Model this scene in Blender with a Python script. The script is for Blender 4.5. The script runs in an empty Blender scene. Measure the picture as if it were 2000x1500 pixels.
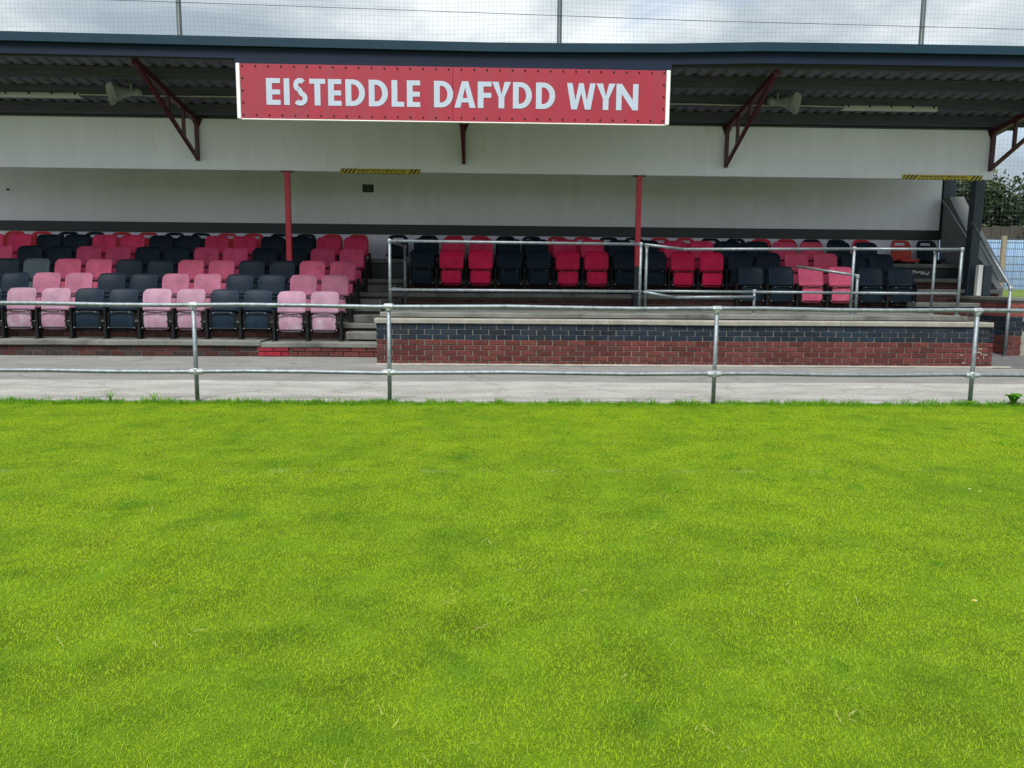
import bpy, math, random
from mathutils import Vector, Matrix
random.seed(7)
R = math.radians
sc = bpy.context.scene
COL = sc.collection

# ------------------------------------------------------------------ camera
CAM_H, PITCH, YAW, ROLL = 1.32, R(7.5), R(1.8), R(0.49)
f = Vector((math.sin(YAW)*math.cos(PITCH), math.cos(YAW)*math.cos(PITCH), -math.sin(PITCH)))
r0 = Vector((math.cos(YAW), -math.sin(YAW), 0)); u0 = r0.cross(f)
rr = r0*math.cos(ROLL) + u0*math.sin(ROLL); uu = rr.cross(f)
cd = bpy.data.cameras.new('camera'); cam = bpy.data.objects.new('camera', cd); COL.objects.link(cam)
cd.sensor_width = 36; cd.lens = 27; cd.clip_end = 3000; cd.clip_start = 0.05
M4 = Matrix((rr, uu, -f)).transposed().to_4x4(); M4.translation = (0, 0, CAM_H)
cam.matrix_world = M4
sc.camera = cam

# ------------------------------------------------------------------ sky, sun, exposure
SUN_EL, SUN_AZ = R(56), R(200)          # azimuth clockwise from +Y: behind the camera, a little to the left
w = bpy.data.worlds.new('World'); sc.world = w; w.use_nodes = True
nt = w.node_tree; nt.nodes.clear()
def N(nt, t, **kw):
    n = nt.nodes.new(t)
    for k, v in kw.items():
        if k.startswith('i_'):
            k2 = k[2:]
            n.inputs[int(k2) if k2.isdigit() else k2.replace('_', ' ')].default_value = v
        else: setattr(n, k, v)
    return n
def LK(nt, a, b): nt.links.new(a, b)
def ramp(nt, stops, interp='LINEAR'):
    n = nt.nodes.new('ShaderNodeValToRGB'); cr = n.color_ramp; cr.interpolation = interp
    while len(cr.elements) < len(stops): cr.elements.new(0.5)
    for e, (p, c) in zip(cr.elements, stops):
        e.position = p; e.color = (*c, 1) if len(c) == 3 else c
    return n
sky = N(nt, 'ShaderNodeTexSky'); sky.sky_type = 'NISHITA'; sky.sun_disc = False
sky.sun_elevation = SUN_EL; sky.sun_rotation = SUN_AZ; sky.air_density = 1.0; sky.dust_density = 0.8; sky.ozone_density = 1.5
tc = N(nt, 'ShaderNodeTexCoord'); mp = N(nt, 'ShaderNodeMapping'); mp.inputs['Scale'].default_value = (1, 1, 2.6); mp.inputs['Location'].default_value = (3.1, 0.4, 0.2)
LK(nt, tc.outputs['Generated'], mp.inputs['Vector'])
n1 = N(nt, 'ShaderNodeTexNoise', i_Scale=2.1, i_Detail=8.0, i_Roughness=0.55, i_Distortion=0.4); LK(nt, mp.outputs['Vector'], n1.inputs['Vector'])
n2 = N(nt, 'ShaderNodeTexNoise', i_Scale=4.2, i_Detail=7.0, i_Roughness=0.52, i_Distortion=0.2); LK(nt, mp.outputs['Vector'], n2.inputs['Vector'])
cov = ramp(nt, [(0.28, (0.1, 0.1, 0.1)), (0.42, (1, 1, 1))], 'EASE'); LK(nt, n1.outputs['Fac'], cov.inputs['Fac'])
shade = ramp(nt, [(0.33, (2.1, 2.55, 2.95)), (0.48, (3.3, 3.75, 4.05)), (0.62, (5.2, 5.5, 5.6))]); LK(nt, n2.outputs['Fac'], shade.inputs['Fac'])
mx = N(nt, 'ShaderNodeMix', data_type='RGBA'); LK(nt, cov.outputs['Color'], mx.inputs[0])
LK(nt, sky.outputs['Color'], mx.inputs[6]); LK(nt, shade.outputs['Color'], mx.inputs[7])
bg = N(nt, 'ShaderNodeBackground', i_Strength=0.05); LK(nt, mx.outputs[2], bg.inputs['Color'])
wo = N(nt, 'ShaderNodeOutputWorld'); LK(nt, bg.outputs[0], wo.inputs['Surface'])

sd = bpy.data.lights.new('sun', 'SUN'); sd.energy = 1.5; sd.angle = R(28); sd.color = (1.0, 0.96, 0.9)
so = bpy.data.objects.new('sun', sd); COL.objects.link(so)
sdir = Vector((math.sin(SUN_AZ)*math.cos(SUN_EL), math.cos(SUN_AZ)*math.cos(SUN_EL), math.sin(SUN_EL)))
so.rotation_euler = (-sdir).to_track_quat('-Z', 'Y').to_euler(); so.location = (0, -10, 20)
sc.cycles.max_bounces = 8; sc.cycles.diffuse_bounces = 5; sc.cycles.glossy_bounces = 2; sc.cycles.transmission_bounces = 2; sc.cycles.use_adaptive_sampling = True
sc.view_settings.view_transform = 'Standard'; sc.view_settings.look = 'None'
sc.view_settings.exposure = 1.93; sc.view_settings.gamma = 1.0; sc.view_settings.use_curve_mapping = False

# ------------------------------------------------------------------ materials
def mat(name, color=(0.5,)*3, rough=0.6, metal=0.0, var=0.0, vscale=6.0, bump=0.0, bscale=60.0, objcol=False, spec=0.5,
        dirt=None, dscale=2.0, dlo=0.5, dhi=0.7, stretch=None, island=0.0):
    """procedural principled material: base colour x noise, optional dirt mask, optional fine bump"""
    m = bpy.data.materials.new(name); m.use_nodes = True; t = m.node_tree; t.nodes.clear()
    out = N(t, 'ShaderNodeOutputMaterial'); p = N(t, 'ShaderNodeBsdfPrincipled'); LK(t, p.outputs[0], out.inputs[0])
    p.inputs['Roughness'].default_value = rough; p.inputs['Metallic'].default_value = metal
    p.inputs['Specular IOR Level'].default_value = spec
    g = N(t, 'ShaderNodeNewGeometry'); vec = g.outputs['Position']
    if stretch:
        mpp = N(t, 'ShaderNodeMapping'); mpp.inputs['Scale'].default_value = stretch; LK(t, vec, mpp.inputs['Vector']); vec = mpp.outputs['Vector']
    if objcol:
        oi = N(t, 'ShaderNodeObjectInfo'); src = oi.outputs['Color']
    else:
        rgb = N(t, 'ShaderNodeRGB'); rgb.outputs[0].default_value = (*color, 1); src = rgb.outputs[0]
    if var:
        nz = N(t, 'ShaderNodeTexNoise', i_Scale=vscale, i_Detail=6.0, i_Roughness=0.6); LK(t, vec, nz.inputs['Vector'])
        mr = N(t, 'ShaderNodeMapRange'); mr.inputs[1].default_value = 0.3; mr.inputs[2].default_value = 0.7
        mr.inputs[3].default_value = 1 - var; mr.inputs[4].default_value = 1 + var; LK(t, nz.outputs['Fac'], mr.inputs[0])
        mm = N(t, 'ShaderNodeMix', data_type='RGBA', blend_type='MULTIPLY'); mm.inputs[0].default_value = 1
        LK(t, src, mm.inputs[6]); LK(t, mr.outputs[0], mm.inputs[7]); src = mm.outputs[2]
    if dirt:
        nz = N(t, 'ShaderNodeTexNoise', i_Scale=dscale, i_Detail=7.0, i_Roughness=0.65); LK(t, vec, nz.inputs['Vector'])
        rp = ramp(t, [(dlo, (0, 0, 0)), (dhi, (1, 1, 1))]); LK(t, nz.outputs['Fac'], rp.inputs['Fac'])
        mm = N(t, 'ShaderNodeMix', data_type='RGBA'); LK(t, rp.outputs['Color'], mm.inputs[0])
        LK(t, src, mm.inputs[6]); mm.inputs[7].default_value = (*dirt, 1); src = mm.outputs[2]
    LK(t, src, p.inputs['Base Color'])
    if bump:
        nb = N(t, 'ShaderNodeTexNoise', i_Scale=bscale, i_Detail=5.0); LK(t, g.outputs['Position'], nb.inputs['Vector'])
        b = N(t, 'ShaderNodeBump', i_Strength=bump, i_Distance=0.01); LK(t, nb.outputs['Fac'], b.inputs['Height']); LK(t, b.outputs[0], p.inputs['Normal'])
    return m

WHITE = mat('white_wall_paint', (0.82, 0.80, 0.95), 0.8, spec=0.25, var=0.05, vscale=1.2, dirt=(0.60, 0.59, 0.60), dscale=3.0, dlo=0.60, dhi=0.95, stretch=(3, 1, 0.5))
GREYWALL = mat('grey_render', (0.21, 0.22, 0.23), 0.8, var=0.12, vscale=3, bump=0.3, bscale=40, dirt=(0.09, 0.09, 0.09), dscale=1.5, dlo=0.55, dhi=0.8)
BLACKB = mat('black_board_paint', (0.012, 0.017, 0.026), 0.5, var=0.15)
TEAL = mat('teal_grey_flashing', (0.010, 0.030, 0.050), 0.65, spec=0.12, var=0.12, vscale=2.0, dirt=(0.10, 0.13, 0.14), dscale=7, dlo=0.68, dhi=0.85)
NAVY = mat('navy_board_paint', (0.006, 0.014, 0.034), 0.6, spec=0.2, var=0.12, vscale=3)
TIMBER = mat('dark_timber', (0.078, 0.076, 0.118), 0.85, var=0.3, vscale=5, stretch=(0.4, 6, 6))
SHEET = mat('grey_roof_sheet', (0.135, 0.142, 0.20), 0.7, var=0.1, vscale=4)
REDSTEEL = mat('dark_red_steel_paint', (0.072, 0.012, 0.020), 0.42, var=0.15, vscale=9)
REDPOST = mat('red_steel_paint', (0.55, 0.018, 0.05), 0.4, var=0.1, vscale=9)
NAVYPOST = mat('navy_post_paint', (0.013, 0.027, 0.045), 0.45, var=0.1)
CONC = mat('terrace_concrete', (0.145, 0.15, 0.14), 0.9, var=0.25, vscale=5, bump=0.35, bscale=50, dirt=(0.05, 0.055, 0.048), dscale=2.5, dlo=0.45, dhi=0.68)
COPING = mat('pale_coping_stone', (0.235, 0.225, 0.197), 0.9, var=0.2, vscale=7, bump=0.3, bscale=60, dirt=(0.17, 0.17, 0.14), dscale=4, dlo=0.55, dhi=0.75)
MORTAR = mat('mortar', (0.20, 0.185, 0.17), 0.95, var=0.2, vscale=12)
DMORTAR = mat('dirty_mortar', (0.10, 0.09, 0.085), 0.95, var=0.3, vscale=12)
GALV = mat('galvanised_tube', (0.20, 0.235, 0.26), 0.55, metal=0.6, var=0.3, vscale=18)
CLAMP = mat('galvanised_clamp', (0.36, 0.40, 0.42), 0.5, metal=0.6, var=0.25, vscale=40)
BLKMETAL = mat('black_powder_coat', (0.006, 0.008, 0.010), 0.6, spec=0.2)
SIGNRED = mat('sign_red_panel', (0.285, 0.015, 0.036), 0.45, var=0.08, vscale=1.5, dirt=(0.22, 0.035, 0.055), dscale=2.2, dlo=0.5, dhi=0.85, stretch=(2.5, 1, 0.35))
SIGNWHITE = mat('sign_white_vinyl', (0.37, 0.44, 0.55), 0.6, var=0.03)
TRIM = mat('white_trim', (0.74, 0.75, 0.75), 0.5, var=0.05)
RIVET = mat('dark_bolt', (0.02, 0.004, 0.007), 0.6, spec=0.2)
HAZY = mat('hazard_yellow', (0.52, 0.40, 0.025), 0.5, var=0.05)
HAZB = mat('hazard_black', (0.015, 0.015, 0.012), 0.5)
NOTICE = mat('notice_dark', (0.010, 0.018, 0.026), 0.4)
NOTICEW = mat('notice_print', (0.09, 0.11, 0.12), 0.5)
SPK = mat('loudspeaker_grey', (0.28, 0.285, 0.30), 0.5, var=0.1)
BATTEN = mat('light_batten_plastic', (0.42, 0.43, 0.43), 0.45, var=0.06)
BRICK = mat('brick', rough=0.88, spec=0.15, objcol=True, var=0.28, vscale=28, bump=0.4, bscale=110, dirt=(0.045, 0.040, 0.036), dscale=3.5, dlo=0.5, dhi=1.0)
ROPE = mat('net_twine', (0.05, 0.07, 0.075), 0.8)
NETPOST = mat('net_post_paint', (0.035, 0.055, 0.06), 0.5, var=0.1)
HOARD = mat('blue_hoarding', (0.33, 0.49, 0.74), 0.6, spec=0.2, var=0.08, vscale=1.0)
MESHGREY = mat('grey_fence_wire', (0.11, 0.14, 0.17), 0.5, metal=0.2)
WOOD = mat('weathered_wood', (0.24, 0.20, 0.14), 0.9, var=0.25, vscale=8, stretch=(6, 6, 0.6))
FENCEWOOD = mat('brown_boards', (0.045, 0.04, 0.032), 0.9, var=0.3, vscale=6, stretch=(6, 6, 0.5))
BARK = mat('bark', (0.09, 0.07, 0.05), 0.95, var=0.3, vscale=15)
WHITEMARK = mat('white_marks', (0.6, 0.62, 0.63), 0.7)

def seat_mat():
    m = mat('seat_plastic', rough=0.5, spec=0.13, objcol=True, var=0.2, vscale=6)
    return m
SEAT = seat_mat()
def stained_mat():
    """underside of a tipped-up pan: plastic with pale bleached patches and a rusty run"""
    m = mat('seat_plastic_weathered', rough=0.6, spec=0.13, objcol=True, var=0.14, vscale=14)
    t = m.node_tree; p = next(n for n in t.nodes if n.type == 'BSDF_PRINCIPLED'); src = p.inputs['Base Color'].links[0].from_socket
    g = N(t, 'ShaderNodeNewGeometry'); nz = N(t, 'ShaderNodeTexNoise', i_Scale=5.0, i_Detail=4.0); mp_ = N(t, 'ShaderNodeMapping'); mp_.inputs['Scale'].default_value = (1.6, 1, 0.8)
    LK(t, g.outputs['Position'], mp_.inputs['Vector']); LK(t, mp_.outputs[0], nz.inputs['Vector'])
    rp = ramp(t, [(0.46, (0, 0, 0)), (0.68, (0.6, 0.6, 0.6))]); LK(t, nz.outputs['Fac'], rp.inputs['Fac'])
    mixn = N(t, 'ShaderNodeMix', data_type='RGBA'); LK(t, rp.outputs[0], mixn.inputs[0]); LK(t, src, mixn.inputs[6])
    # bleaching lifts the plastic's own colour towards white; black plastic hardly bleaches
    hs = N(t, 'ShaderNodeMix', data_type='RGBA', blend_type='ADD'); hs.inputs[0].default_value = 1
    LK(t, src, hs.inputs[6]); mu = N(t, 'ShaderNodeMix', data_type='RGBA', blend_type='MULTIPLY'); mu.inputs[0].default_value = 1
    LK(t, src, mu.inputs[6]); mu.inputs[7].default_value = (0.25, 0.9, 0.5, 1); LK(t, mu.outputs[2], hs.inputs[7])
    LK(t, hs.outputs[2], mixn.inputs[7]); LK(t, mixn.outputs[2], p.inputs['Base Color'])
    return m
PAN = stained_mat()

# ------------------------------------------------------------------ mesh helpers
class MB:
    def __init__(s): s.v = []; s.f = []
    def poly(s, pts): 
        b = len(s.v); s.v += [tuple(p) for p in pts]; s.f.append(tuple(range(b, b+len(pts))))
    def box(s, x0, x1, y0, y1, z0, z1):
        b = len(s.v)
        s.v += [(x0,y0,z0),(x1,y0,z0),(x1,y1,z0),(x0,y1,z0),(x0,y0,z1),(x1,y0,z1),(x1,y1,z1),(x0,y1,z1)]
        s.f += [tuple(b+i for i in q) for q in ((0,3,2,1),(4,5,6,7),(0,1,5,4),(1,2,6,5),(2,3,7,6),(3,0,4,7))]
        return s
    def cbox(s, x0, x1, y0, y1, z0, z1, c=0.006):
        """box with chamfered edges"""
        b = len(s.v); X=(x0,x1); Y=(y0,y1); Z=(z0,z1); idx = {}
        for i in (0,1):
            for j in (0,1):
                for k in (0,1):
                    sx, sy, sz = (c if i==0 else -c), (c if j==0 else -c), (c if k==0 else -c)
                    for a, p in (('x',(X[i],Y[j]+sy,Z[k]+sz)),('y',(X[i]+sx,Y[j],Z[k]+sz)),('z',(X[i]+sx,Y[j]+sy,Z[k]))):
                        idx[(i,j,k,a)] = len(s.v); s.v.append(p)
        F = s.f; g = lambda *q: F.append(tuple(q))
        for i in (0,1):
            q=[idx[(i,0,0,'x')],idx[(i,1,0,'x')],idx[(i,1,1,'x')],idx[(i,0,1,'x')]]; g(*(q if i else q[::-1]))
            q=[idx[(0,i,0,'y')],idx[(0,i,1,'y')],idx[(1,i,1,'y')],idx[(1,i,0,'y')]]; g(*(q if i else q[::-1]))
            q=[idx[(0,0,i,'z')],idx[(1,0,i,'z')],idx[(1,1,i,'z')],idx[(0,1,i,'z')]]; g(*(q if i else q[::-1]))
        def orient(q, n):
            p=[Vector(s.v[a]) for a in q]; nn=(p[1]-p[0]).cross(p[2]-p[0])
            g(*(q if nn.dot(n)>0 else q[::-1]))
        for i in (0,1):
            for j in (0,1):
                si, sj = (2*i-1), (2*j-1)
                orient([idx[(i,j,0,'x')],idx[(i,j,1,'x')],idx[(i,j,1,'y')],idx[(i,j,0,'y')]], Vector((si,sj,0)))
                orient([idx[(i,0,j,'x')],idx[(i,1,j,'x')],idx[(i,1,j,'z')],idx[(i,0,j,'z')]], Vector((si,0,sj)))
                orient([idx[(0,i,j,'y')],idx[(1,i,j,'y')],idx[(1,i,j,'z')],idx[(0,i,j,'z')]], Vector((0,si,sj)))
                for k in (0,1): orient([idx[(i,j,k,'x')],idx[(i,j,k,'y')],idx[(i,j,k,'z')]], Vector((si,sj,2*k-1)))
        return s
    def tube(s, pts, r, n=10, cap=True, radii=None):
        pts = [Vector(p) for p in pts]; rings = []
        for i, p in enumerate(pts):
            t = (pts[min(i+1,len(pts)-1)] - pts[max(i-1,0)]).normalized()
            a = Vector((0,0,1)) if abs(t.z) < 0.9 else Vector((0,1,0))
            e1 = t.cross(a).normalized(); e2 = e1.cross(t); rad = radii[i] if radii else r
            b = len(s.v); s.v += [tuple(p + (e1*math.cos(q)+e2*math.sin(q))*rad) for q in (2*math.pi*k/n for k in range(n))]
            rings.append(b)
        for a, b in zip(rings, rings[1:]):
            for k in range(n): s.f.append((a+k, b+k, b+(k+1)%n, a+(k+1)%n))
        if cap:
            s.f.append(tuple(rings[0]+k for k in range(n))); s.f.append(tuple(rings[-1]+k for k in reversed(range(n))))
        return s
    def bar(s, a, b, wx, wz, up=(0,0,1)):
        """rectangular bar from a to b; wx across, wz along up"""
        a, b = Vector(a), Vector(b); t = (b-a).normalized(); e1 = t.cross(Vector(up)).normalized(); e2 = e1.cross(t)
        k = len(s.v)
        for p in (a, b):
            for sx, sz in ((-1,-1),(1,-1),(1,1),(-1,1)): s.v.append(tuple(p + e1*sx*wx/2 + e2*sz*wz/2))
        s.f += [tuple(k+i for i in q) for q in ((0,1,2,3),(7,6,5,4),(0,4,5,1),(1,5,6,2),(2,6,7,3),(3,7,4,0))]
        return s
    def prism(s, poly, y0, y1, plane='xz'):
        """extrude a polygon; plane xz -> along y, yz -> along x"""
        n = len(poly); b = len(s.v)
        if plane == 'xz':
            s.v += [(p[0], y0, p[1]) for p in poly] + [(p[0], y1, p[1]) for p in poly]
        else:
            s.v += [(y0, p[0], p[1]) for p in poly] + [(y1, p[0], p[1]) for p in poly]
        s.f.append(tuple(range(b, b+n))); s.f.append(tuple(range(b+2*n-1, b+n-1, -1)))
        for i in range(n): j=(i+1)%n; s.f.append((b+i, b+n+i, b+n+j, b+j))
        return s
    def mesh(s, name, m=None, smooth=False):
        me = bpy.data.meshes.new(name); me.from_pydata(s.v, [], s.f); me.update()
        if m: me.materials.append(m)
        if smooth: me.polygons.foreach_set('use_smooth', [True]*len(me.polygons))
        return me
    def build(s, name, m, parent=None, smooth=False, recalc=False):
        me = s.mesh(name, m, smooth)
        if recalc:
            import bmesh
            bm = bmesh.new(); bm.from_mesh(me); bmesh.ops.recalc_face_normals(bm, faces=bm.faces); bm.to_mesh(me); bm.free()
        return link(name, me, parent)
def link(name, me, parent=None, loc=(0,0,0), rot=None, color=None, scale=None):
    o = bpy.data.objects.new(name, me); COL.objects.link(o); o.location = loc
    if rot: o.rotation_euler = rot
    if scale: o.scale = scale
    if color: o.color = (*color, 1)
    if parent: o.parent = parent
    return o
def thing(name, label, cat, loc=(0,0,0), group=None):
    o = bpy.data.objects.new(name, None); COL.objects.link(o); o.location = loc; o.empty_display_size = 0.1
    return tag(o, label, cat, group)
def tag(o, label, cat, group=None):
    o['label'] = label; o['category'] = cat
    if group: o['group'] = group
    return o
def struct(o): o['kind'] = 'structure'; return o

# ------------------------------------------------------------------ ground: pitch, path, grass
def pz(y):                                   # the concrete path climbs gently from the pitch to the stand
    return -0.01 if y < 8.44 else 0.0 + max(0.0, (y-8.5))*0.0665
def soil_mat():
    m = bpy.data.materials.new('pitch_turf'); m.use_nodes = True; t = m.node_tree
    p = t.nodes['Principled BSDF']; p.inputs['Roughness'].default_value = 0.95; p.inputs['Specular IOR Level'].default_value = 0.1
    g = N(t, 'ShaderNodeNewGeometry'); n1 = N(t, 'ShaderNodeTexNoise', i_Scale=0.9, i_Detail=8.0, i_Roughness=0.65); LK(t, g.outputs['Position'], n1.inputs['Vector'])
    rp = ramp(t, [(0.3, (0.085, 0.135, 0.035)), (0.5, (0.120, 0.175, 0.040)), (0.7, (0.160, 0.205, 0.050))]); LK(t, n1.outputs['Fac'], rp.inputs['Fac'])
    LK(t, rp.outputs[0], p.inputs['Base Color'])
    n2 = N(t, 'ShaderNodeTexNoise', i_Scale=90.0, i_Detail=4.0); LK(t, g.outputs['Position'], n2.inputs['Vector'])
    b = N(t, 'ShaderNodeBump', i_Strength=0.8, i_Distance=0.03); LK(t, n2.outputs['Fac'], b.inputs['Height']); LK(t, b.outputs[0], p.inputs['Normal'])
    return m
TURF = soil_mat()
g = MB(); g.poly([(-900,-900,-0.012),(900,-900,-0.012),(900,900,-0.012),(-900,900,-0.012)])
struct(g.build('ground', TURF))

def path_mat(name, c, crack):
    m = mat(name, c, 0.92, var=0.16, vscale=3.0, bump=0.35, bscale=70, dirt=tuple(x*0.74 for x in c), dscale=2.2, dlo=0.42, dhi=0.75, stretch=(0.5, 1.6, 1))
    t = m.node_tree; p = next(n for n in t.nodes if n.type == 'BSDF_PRINCIPLED'); src = p.inputs['Base Color'].links[0].from_socket
    g = N(t, 'ShaderNodeNewGeometry'); mp_ = N(t, 'ShaderNodeMapping'); mp_.inputs['Scale'].default_value = (0.55, 1.2, 1); LK(t, g.outputs['Position'], mp_.inputs['Vector'])
    nz = N(t, 'ShaderNodeTexNoise', i_Scale=2.0, i_Detail=3.0); LK(t, mp_.outputs[0], nz.inputs['Vector'])
    ad = N(t, 'ShaderNodeMix', data_type='RGBA', blend_type='ADD'); ad.inputs[0].default_value = 0.55; LK(t, mp_.outputs[0], ad.inputs[6]); LK(t, nz.outputs['Color'], ad.inputs[7])
    vo = N(t, 'ShaderNodeTexVoronoi', feature='DISTANCE_TO_EDGE', i_Scale=1.1); LK(t, ad.outputs[2], vo.inputs['Vector'])
    rp = ramp(t, [(0.0, crack), (0.012, crack), (0.03, (1, 1, 1))]); LK(t, vo.outputs['Distance'], rp.inputs['Fac'])
    nf = N(t, 'ShaderNodeTexNoise', i_Scale=45.0, i_Detail=4.0, i_Roughness=0.7); LK(t, g.outputs['Position'], nf.inputs['Vector'])
    rf = ramp(t, [(0.3, (0.72, 0.72, 0.71)), (0.6, (1.12, 1.12, 1.1))]); LK(t, nf.outputs['Fac'], rf.inputs['Fac'])
    m1 = N(t, 'ShaderNodeMix', data_type='RGBA', blend_type='MULTIPLY'); m1.inputs[0].default_value = 1; LK(t, src, m1.inputs[6]); LK(t, rf.outputs[0], m1.inputs[7])
    m2 = N(t, 'ShaderNodeMix', data_type='RGBA', blend_type='MULTIPLY'); m2.inputs[0].default_value = 0.6; LK(t, m1.outputs[2], m2.inputs[6]); LK(t, rp.outputs[0], m2.inputs[7])
    LK(t, m2.outputs[2], p.inputs['Base Color'])
    return m
PATHF = path_mat('pale_path_concrete', (0.31, 0.308, 0.298), (0.75, 0.74, 0.72))
PATHB = path_mat('grey_path_concrete', (0.19, 0.19, 0.187), (0.75, 0.75, 0.74))
ASPH = mat('asphalt', (0.085, 0.088, 0.092), 0.9, var=0.25, vscale=4, bump=0.3, bscale=90)
def strip(name, m, y0, y1, x0, x1, dz, nx=60, ny=6, jag0=0.0):
    b = MB(); rnd = random.Random(3)
    for j in range(ny+1):
        for i in range(nx+1):
            y = y0 + (y1-y0)*j/ny; x = x0 + (x1-x0)*i/nx
            if j == 0: y += rnd.uniform(-jag0, jag0)
            b.v.append((x, y, pz(y) + dz + 0.004*math.sin(x*1.3+y*2.1)))
    for j in range(ny):
        for i in range(nx):
            a = j*(nx+1)+i; b.f.append((a, a+1, a+nx+2, a+nx+1))
    # front face down into the ground
    for i in range(nx):
        k = len(b.v); p, q = b.v[i], b.v[i+1]
        b.v += [(p[0], p[1], p[2]-0.10), (q[0], q[1], q[2]-0.10)]; b.f.append((i, k, k+1, i+1))
    return struct(b.build(name, m))
strip('concrete_path', PATHF, 8.47, 9.60, -14, 16, 0.012, jag0=0.03)
strip('path_apron', PATHB, 9.607, 13.6, -14, 16, 0.010)
strip('asphalt', ASPH, 10.72, 13.6, 7.24, 16, 0.016, nx=20)

# ------------------------------------------------------------------ terrace, walls and roof of the stand
stand = thing('grandstand', 'long white and black football grandstand with dark roof and red steel brackets', 'grandstand', (0, 11.4, 0.16))
def SP(o, parent=stand):
    """parent keeping world position"""
    o.parent = parent
    base = Vector((0,0,0)); q = parent
    while q: base += q.location; q = q.parent
    o.location = Vector(o.location) - base
    return o
XL, XR = -12.0, 9.0
ROWY = [11.40, 12.03, 12.66, 13.29, 13.92, 14.48]
ROWZ = [0.44, 0.673, 0.907, 1.14, 1.373, 1.74]
SLAB = 0.075
def slab(name, x0, x1, y0, y1, z, th=SLAB, m=CONC, parent=stand, wob=0.006):
    b = MB(); n = max(2, int((x1-x0)/0.7)); rnd = random.Random(int(z*1000)+int(x0*10))
    prof = [(y0+0.008, z-th), (y0, z-th+0.008), (y0, z-0.012), (y0+0.012, z), (y1, z), (y1, z-th)]
    k = len(prof)
    for i in range(n+1):
        x = x0+(x1-x0)*i/n; dy = rnd.uniform(-wob, wob); dz = rnd.uniform(-wob, wob)*0.6
        for j, (y, zz) in enumerate(prof): b.v.append((x, y + (dy if j < 4 else 0), zz + (dz if j < 4 else 0)))
    for i in range(n):
        for j in range(k):
            a, c = i*k+j, i*k+(j+1)%k; b.f.append((a, c, c+k, a+k))
    b.f.append(tuple(range(k))); b.f.append(tuple(n*k+j for j in reversed(range(k))))
    return SP(b.build(name, m, recalc=True), parent)

# one chamfered brick for all, a half brick and a squarish header
BL, BH, BD, J = 0.225, 0.0735, 0.1, 0.0105
def brick_me(L, nm): return MB().cbox(-L/2+J/2, L/2-J/2, 0, BD, -BH/2+J/2, BH/2-J/2, 0.004).mesh(nm, BRICK)
BR_FULL, BR_HALF = brick_me(BL, 'brick_full'), brick_me(BL/2, 'brick_half')
def rcol(base, s=0.27):
    k = 1 + random.uniform(-s, s); return tuple(max(0.002, c*k*(1+random.uniform(-0.05, 0.05))) for c in base)
RED = (0.092, 0.028, 0.025); REDDK = (0.062, 0.024, 0.022); BLUE = (0.014, 0.023, 0.036); PAINTRED = (0.20, 0.018, 0.03)
def bricks(parent, x0, x1, y, z0, ncourse, colf, axis='x', proud=0.006, clip_top=None):
    """a half-bond skin of separate bricks; face at y (axis x) or at x=y (axis y)"""
    base = Vector((0,0,0)); q = parent
    while q: base += q.location; q = q.parent
    n = 0
    for c in range(ncourse):
        z = z0 + BH*(c+0.5); off = (c % 2)*BL/2; x = x0 - (BL/2 if c % 2 else 0)
        while x < x1 - 0.02:
            a, e = max(x, x0), min(x+BL, x1); L = e-a
            if L > 0.05:
                full = L > 0.75*BL; me = BR_FULL if full else BR_HALF; sx = L/(BL if full else BL/2)
                d = random.uniform(-0.002, 0.003) - proud
                col = colf(c, (a+e)/2)
                if axis == 'x': loc, rz = ((a+e)/2, y+d, z), 0
                else: loc, rz = (y+d, (a+e)/2, z), -math.pi/2
                o = link('brick', me, parent, Vector(loc)-base, (random.uniform(-0.006,0.006), random.uniform(-0.006,0.006), rz), rcol(col), (sx, 1, 1)); n += 1
            x += BL
    return n
def riser(x0, x1, y, z0, z1, m, parent=stand, depth=0.2, name='riser'):
    return SP(MB().box(x0, x1, y, y+depth, z0, z1).build(name, m), parent)

# left block rows 1-3, rows 4-6 right across
slab('concrete_tread', XL, -3.36, ROWY[0], ROWY[1]+0.12, ROWZ[0])
slab('concrete_tread', -3.352, -1.56, ROWY[0]+0.01, ROWY[1]+0.12, ROWZ[0]-0.02)
slab('concrete_tread', XL, -1.56, ROWY[1], ROWY[2]+0.12, ROWZ[1])
slab('concrete_tread', XL, -1.56, ROWY[2], ROWY[3]+0.12, ROWZ[2])
slab('concrete_tread', XL, 7.10, ROWY[3], ROWY[4]+0.12, ROWZ[3])
slab('concrete_tread', XL, 7.10, ROWY[4], ROWY[5]+0.12, ROWZ[4])
slab('concrete_tread', XL, 8.95, ROWY[5], 15.30, ROWZ[5])
# risers under the treads, brick skins where the photo shows them
r1 = riser(XL, -1.56, ROWY[0]+0.05, 0.10, ROWZ[0]-SLAB-0.002, DMORTAR)
bricks(r1, -8.6, -3.40, ROWY[0]+0.047, 0.135, 3, lambda c, x: REDDK if random.random() < 0.7 else (0.042, 0.032, 0.028))
bricks(r1, -3.40, -2.94, ROWY[0]+0.025, 0.135, 3, lambda c, x: PAINTRED)
bricks(r1, -2.93, -1.58, ROWY[0]+0.03, 0.135, 3, lambda c, x: RED)
r2 = riser(XL, -1.56, ROWY[1]+0.05, ROWZ[0]-0.01, ROWZ[1]-SLAB-0.002, DMORTAR)
bricks(r2, -8.8, -1.58, ROWY[1]+0.047, ROWZ[0]+0.0, 2, lambda c, x: REDDK)
riser(XL, -1.56, ROWY[2]+0.05, ROWZ[1]-0.01, ROWZ[2]-SLAB-0.002, DMORTAR)
r4 = riser(XL, 7.10, ROWY[3]+0.05, 0.60, ROWZ[3]-SLAB-0.002, DMORTAR)
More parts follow.
